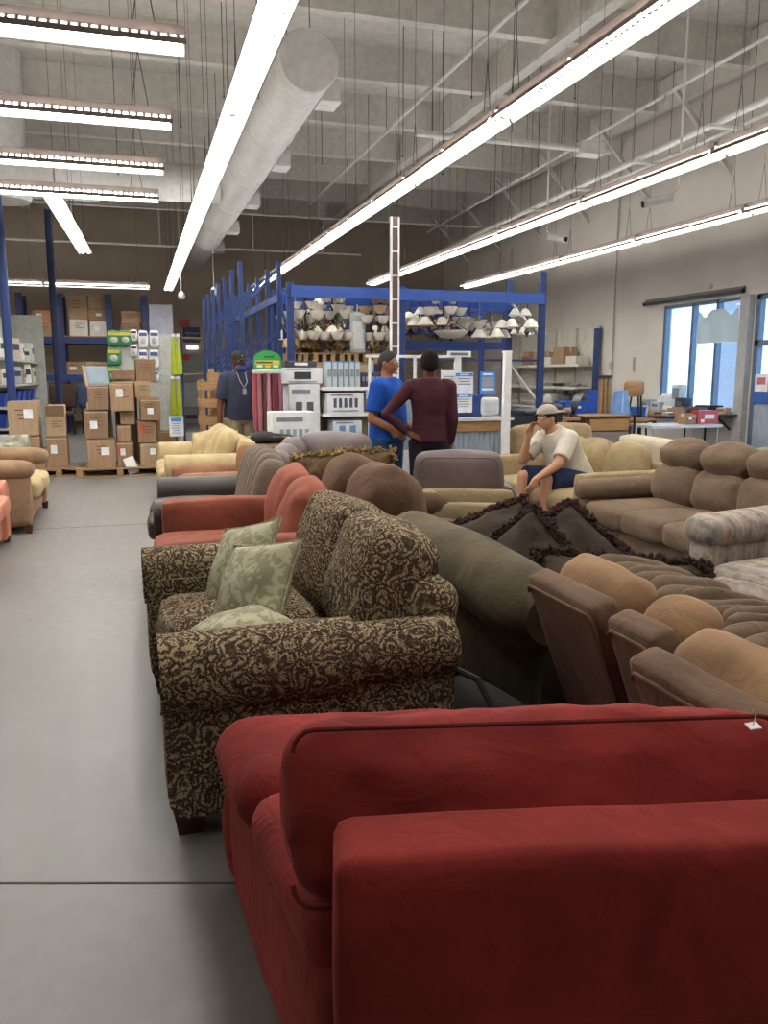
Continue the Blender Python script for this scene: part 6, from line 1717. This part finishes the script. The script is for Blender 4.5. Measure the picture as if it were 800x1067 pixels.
# desk and clutter below the window
YD = 11.7
q = at(700, 440, Y=YD); hz = at(700, 443, Y=YD - .4).z
table('folding_table', 'white folding table with cartons below the window', (q.x - .1, YD - .2), 1.35, .7, hz, plain('#c6c8ca', .4), M_galv)
q2 = at(683, 440, Y=12.9); table('work_table', 'dark table with papers by the right wall', (q2.x + .1, 13.0), 1.8, .7, at(683, 434, Y=12.7).z, M_black, M_black); z2 = at(683, 434, Y=12.7).z
q = at(736, 440, Y=YD - .2); o = carton('red box with white print on the folding table', (q.x - .06, YD - .15, hz + .002), (.42, .3, .22), .05, plain('#b8474a', .5), (), 1); MB().box((.02, -.158, .12), (.2, .004, .07)).build('white_print', M_paper, o, angle=0); MB().box((-.12, -.158, .05), (.07, .004, .05)).build('barcode', M_paper, o, angle=0)
q = at(716, 440, Y=YD - .2); carton('small brown carton beside the red box', (q.x - .05, YD - .25, hz + .002), (.2, .2, .17), .1, seed=1)
q = at(726, 430, Y=YD + .1); carton('open brown carton behind the red box', (q.x - .28, YD + .03, hz + .002), (.28, .22, .18), .2, seed=3, parts=('flaps',))
for i, (px, c, sz, lab) in enumerate(((664, '#2a5fc0', (.22, .2, .16), 'blue plastic tub'), (672, '#d2d2cc', (.1, .1, .18), 'white spray can'), (680, '#b08d5f', (.3, .22, .1), 'flat tan box'), (694, '#c9c6bd', (.34, .24, .07), 'stack of pale papers'), (703, '#8c6a4a', (.26, .2, .14), 'brown carton'))):
    q = at(px, 435, Y=12.85)
    if i == 1: item('spray_can', f'{lab} on the dark table by the right wall', 'can', plain(c, .5), (q.x, 12.85, z2 + .002), sz, 0, 'can')
    elif i == 0: item('plastic_tub', f'{lab} on the dark table by the right wall', 'tub', plain(c, .5), (q.x, 12.85, z2 + .002), sz, 0, 'bin')
    else: item('clutter_box', f'{lab} on the dark table by the right wall', 'box', plain(c, .7), (q.x, 12.85, z2 + .002), sz, .1 * i, 'box')
# goods on the window sill shelf
t = thing('window_shelf', 'dark ledge shelf along the window carrying electronics', 'shelf', (XR - .26, 13.45, WZ0 + .0))
MB().box((0, 0, .02), (.42, 2.6, .03)).build('shelf_board', plain('#3a3c40', .5), t, angle=0)
for y in (-1.1, 0, 1.1): MB().bar((.16, y, -.25), (-.15, y, .0), .03).build('bracket', M_black, t, angle=0)
zs_ = WZ0 + .037
for i, (y, c, sz, lab) in enumerate(((12.75, '#26282c', (.42, .3, .15), 'black stereo receiver'), (13.15, '#33363c', (.4, .28, .11), 'flat dark player'), (13.5, '#2c3038', (.26, .2, .26), 'dark boxy speaker'), (12.35, '#b5977c', (.24, .14, .12), 'tan folded packet'), (14.25, '#a9adb0', (.3, .22, .16), 'grey small appliance'), (14.62, '#8f9498', (.26, .22, .2), 'grey metal fitting box'))):
    o = item('electronics_box', f'{lab} on the window ledge', 'box', plain(c, .45), (XR - .26, y, zs_), sz, -PI / 2, 'box', None, i, plain('#5b6068', .4))
o = MB().soft((0, 0, .26), (.28, .16, .5), .02, .003, 4).build('paper_poster', plain('#b9c0c4', .6), None, (XR - .18, 13.75, zs_), -PI / 2); tag(o, 'tall grey display card standing in the window', 'card'); MB().box((0, -.083, .34), (.2, .004, .22)).build('picture', plain('#7f8a92', .6), o, angle=0)
o = MB().soft((0, 0, .19), (.5, .03, .36), .01, 0, 4, 0, 0, Matrix.Rotation(-.5, 4, 'X')).build('open_catalog', plain('#d2d3cf', .6), None, (XR - .3, 14.05, zs_), -PI / 2 + .1); tag(o, 'open white catalogue leaning on the ledge left of the window', 'catalogue'); MB().box((0, -.02, .2), (.4, .004, .2), Matrix.Rotation(-.5, 4, 'X')).build('printed_page', plain('#aeb4b8', .7), o, angle=0)
# curtain rail, hanging sheet, thermometer
t = thing('curtain_rail', 'dark metal roller rail above the window', 'rail', (XR - .07, 13.35, 2.98))
MB().tube([(0, -1.05, 0), (0, 1.85, 0)], .032, 10).build('roller', plain('#4b4a4c', .4, .4), t); MB().box((.04, .4, .06), (.05, 2.9, .05)).build('rail_back', plain('#6a6868', .5), t, angle=0)
for s in (-1.05, 1.85): MB().lathe([(.042, -.015), (.042, .015)], seg=12, M=T(0, s, 0) @ Matrix.Rotation(PI / 2, 4, 'X')).build('end_cap', M_black, t)
ya, yb = at(770, 340, X=XR - .05).y, at(727, 340, X=XR - .05).y; zt_, zb_ = at(748, 322, X=XR - .05).z, at(748, 357, X=XR - .05).z
g = MB(); rows = []; nn = 16
for j in range(9):
    f = j / 8; row = []
    for k in range(nn + 1):
        u = k / nn; y = ya + (yb - ya) * u + (f - .5) * .06 * (1 if u > .5 else -1)
        sag = .14 * math.sin(PI * u) ** .6 * (1 - f) if .3 > u or u > .7 else .0
        zt2 = zt_ - (.05 if .25 < u < .75 else .05 + .16 * (1 - abs(u - .5) * 2) * 0)
        dip = .14 * math.exp(-((u - .16) / .10) ** 2) + .14 * math.exp(-((u - .84) / .10) ** 2)
        z = (zt_ - dip * (1 - f)) * (1 - f) + zb_ * f
        x = XR - .06 - .02 * math.sin(u * 14 + f * 3) * f
        row.append((x, y, z))
    rows.append(row)
vs = [p for r in rows for p in r] + [(p[0] - .006, p[1], p[2]) for r in rows for p in r]
m = len(rows) * (nn + 1); fs = []
for j in range(8):
    for k in range(nn):
        a = j * (nn + 1) + k; fs += [(a, a + 1, a + nn + 2, a + nn + 1), (m + a + nn + 1, m + a + nn + 2, m + a + 1, m + a)]
def mat_sheet():
    m_, nt, b = newmat('thin_sheet', .8); b.inputs['Base Color'].default_value = lin('#c9d2cf')
    tr = nd(nt, 'ShaderNodeBsdfTranslucent'); tr.inputs[0].default_value = (.6, .68, .7, 1); mx = nd(nt, 'ShaderNodeMixShader'); mx.inputs[0].default_value = .35
    out = nt.nodes['Material Output']; nt.links.new(b.outputs[0], mx.inputs[1]); nt.links.new(tr.outputs[0], mx.inputs[2]); nt.links.new(mx.outputs[0], out.inputs[0])
    return m_
g.add(vs, fs); o = g.build('hanging_sheet', mat_sheet()); tag(o, 'pale sheet hung by its corners in the window', 'sheet')
q = at(660, 380, X=XR - .02)
o = MB().soft((0, 0, 0), (.02, .09, .32), .008, 0, 6).build('wall_thermometer', plain('#b9a79f', .5), None, (XR - .012, q.y, q.z)); tag(o, 'narrow thermometer on the right wall', 'thermometer'); MB().box((-.012, 0, .0), (.006, .02, .22)).build('tube', plain('#9c3d3a', .4), o, angle=0)
# lit notice in the door and stacked paper beside it
q = at(789, 405, X=XR - .02); o = MB().box((0, 0, 0), (.012, .3, .3)).build('door_notice', M_paper, None, (XR - .012, 11.75, 1.38), angle=0); tag(o, 'white notice taped inside the glass door', 'sign'); MB().box((-.008, 0, .03), (.004, .2, .12)).build('lines_of_text', plain('#b5656a', .6), o, angle=0)
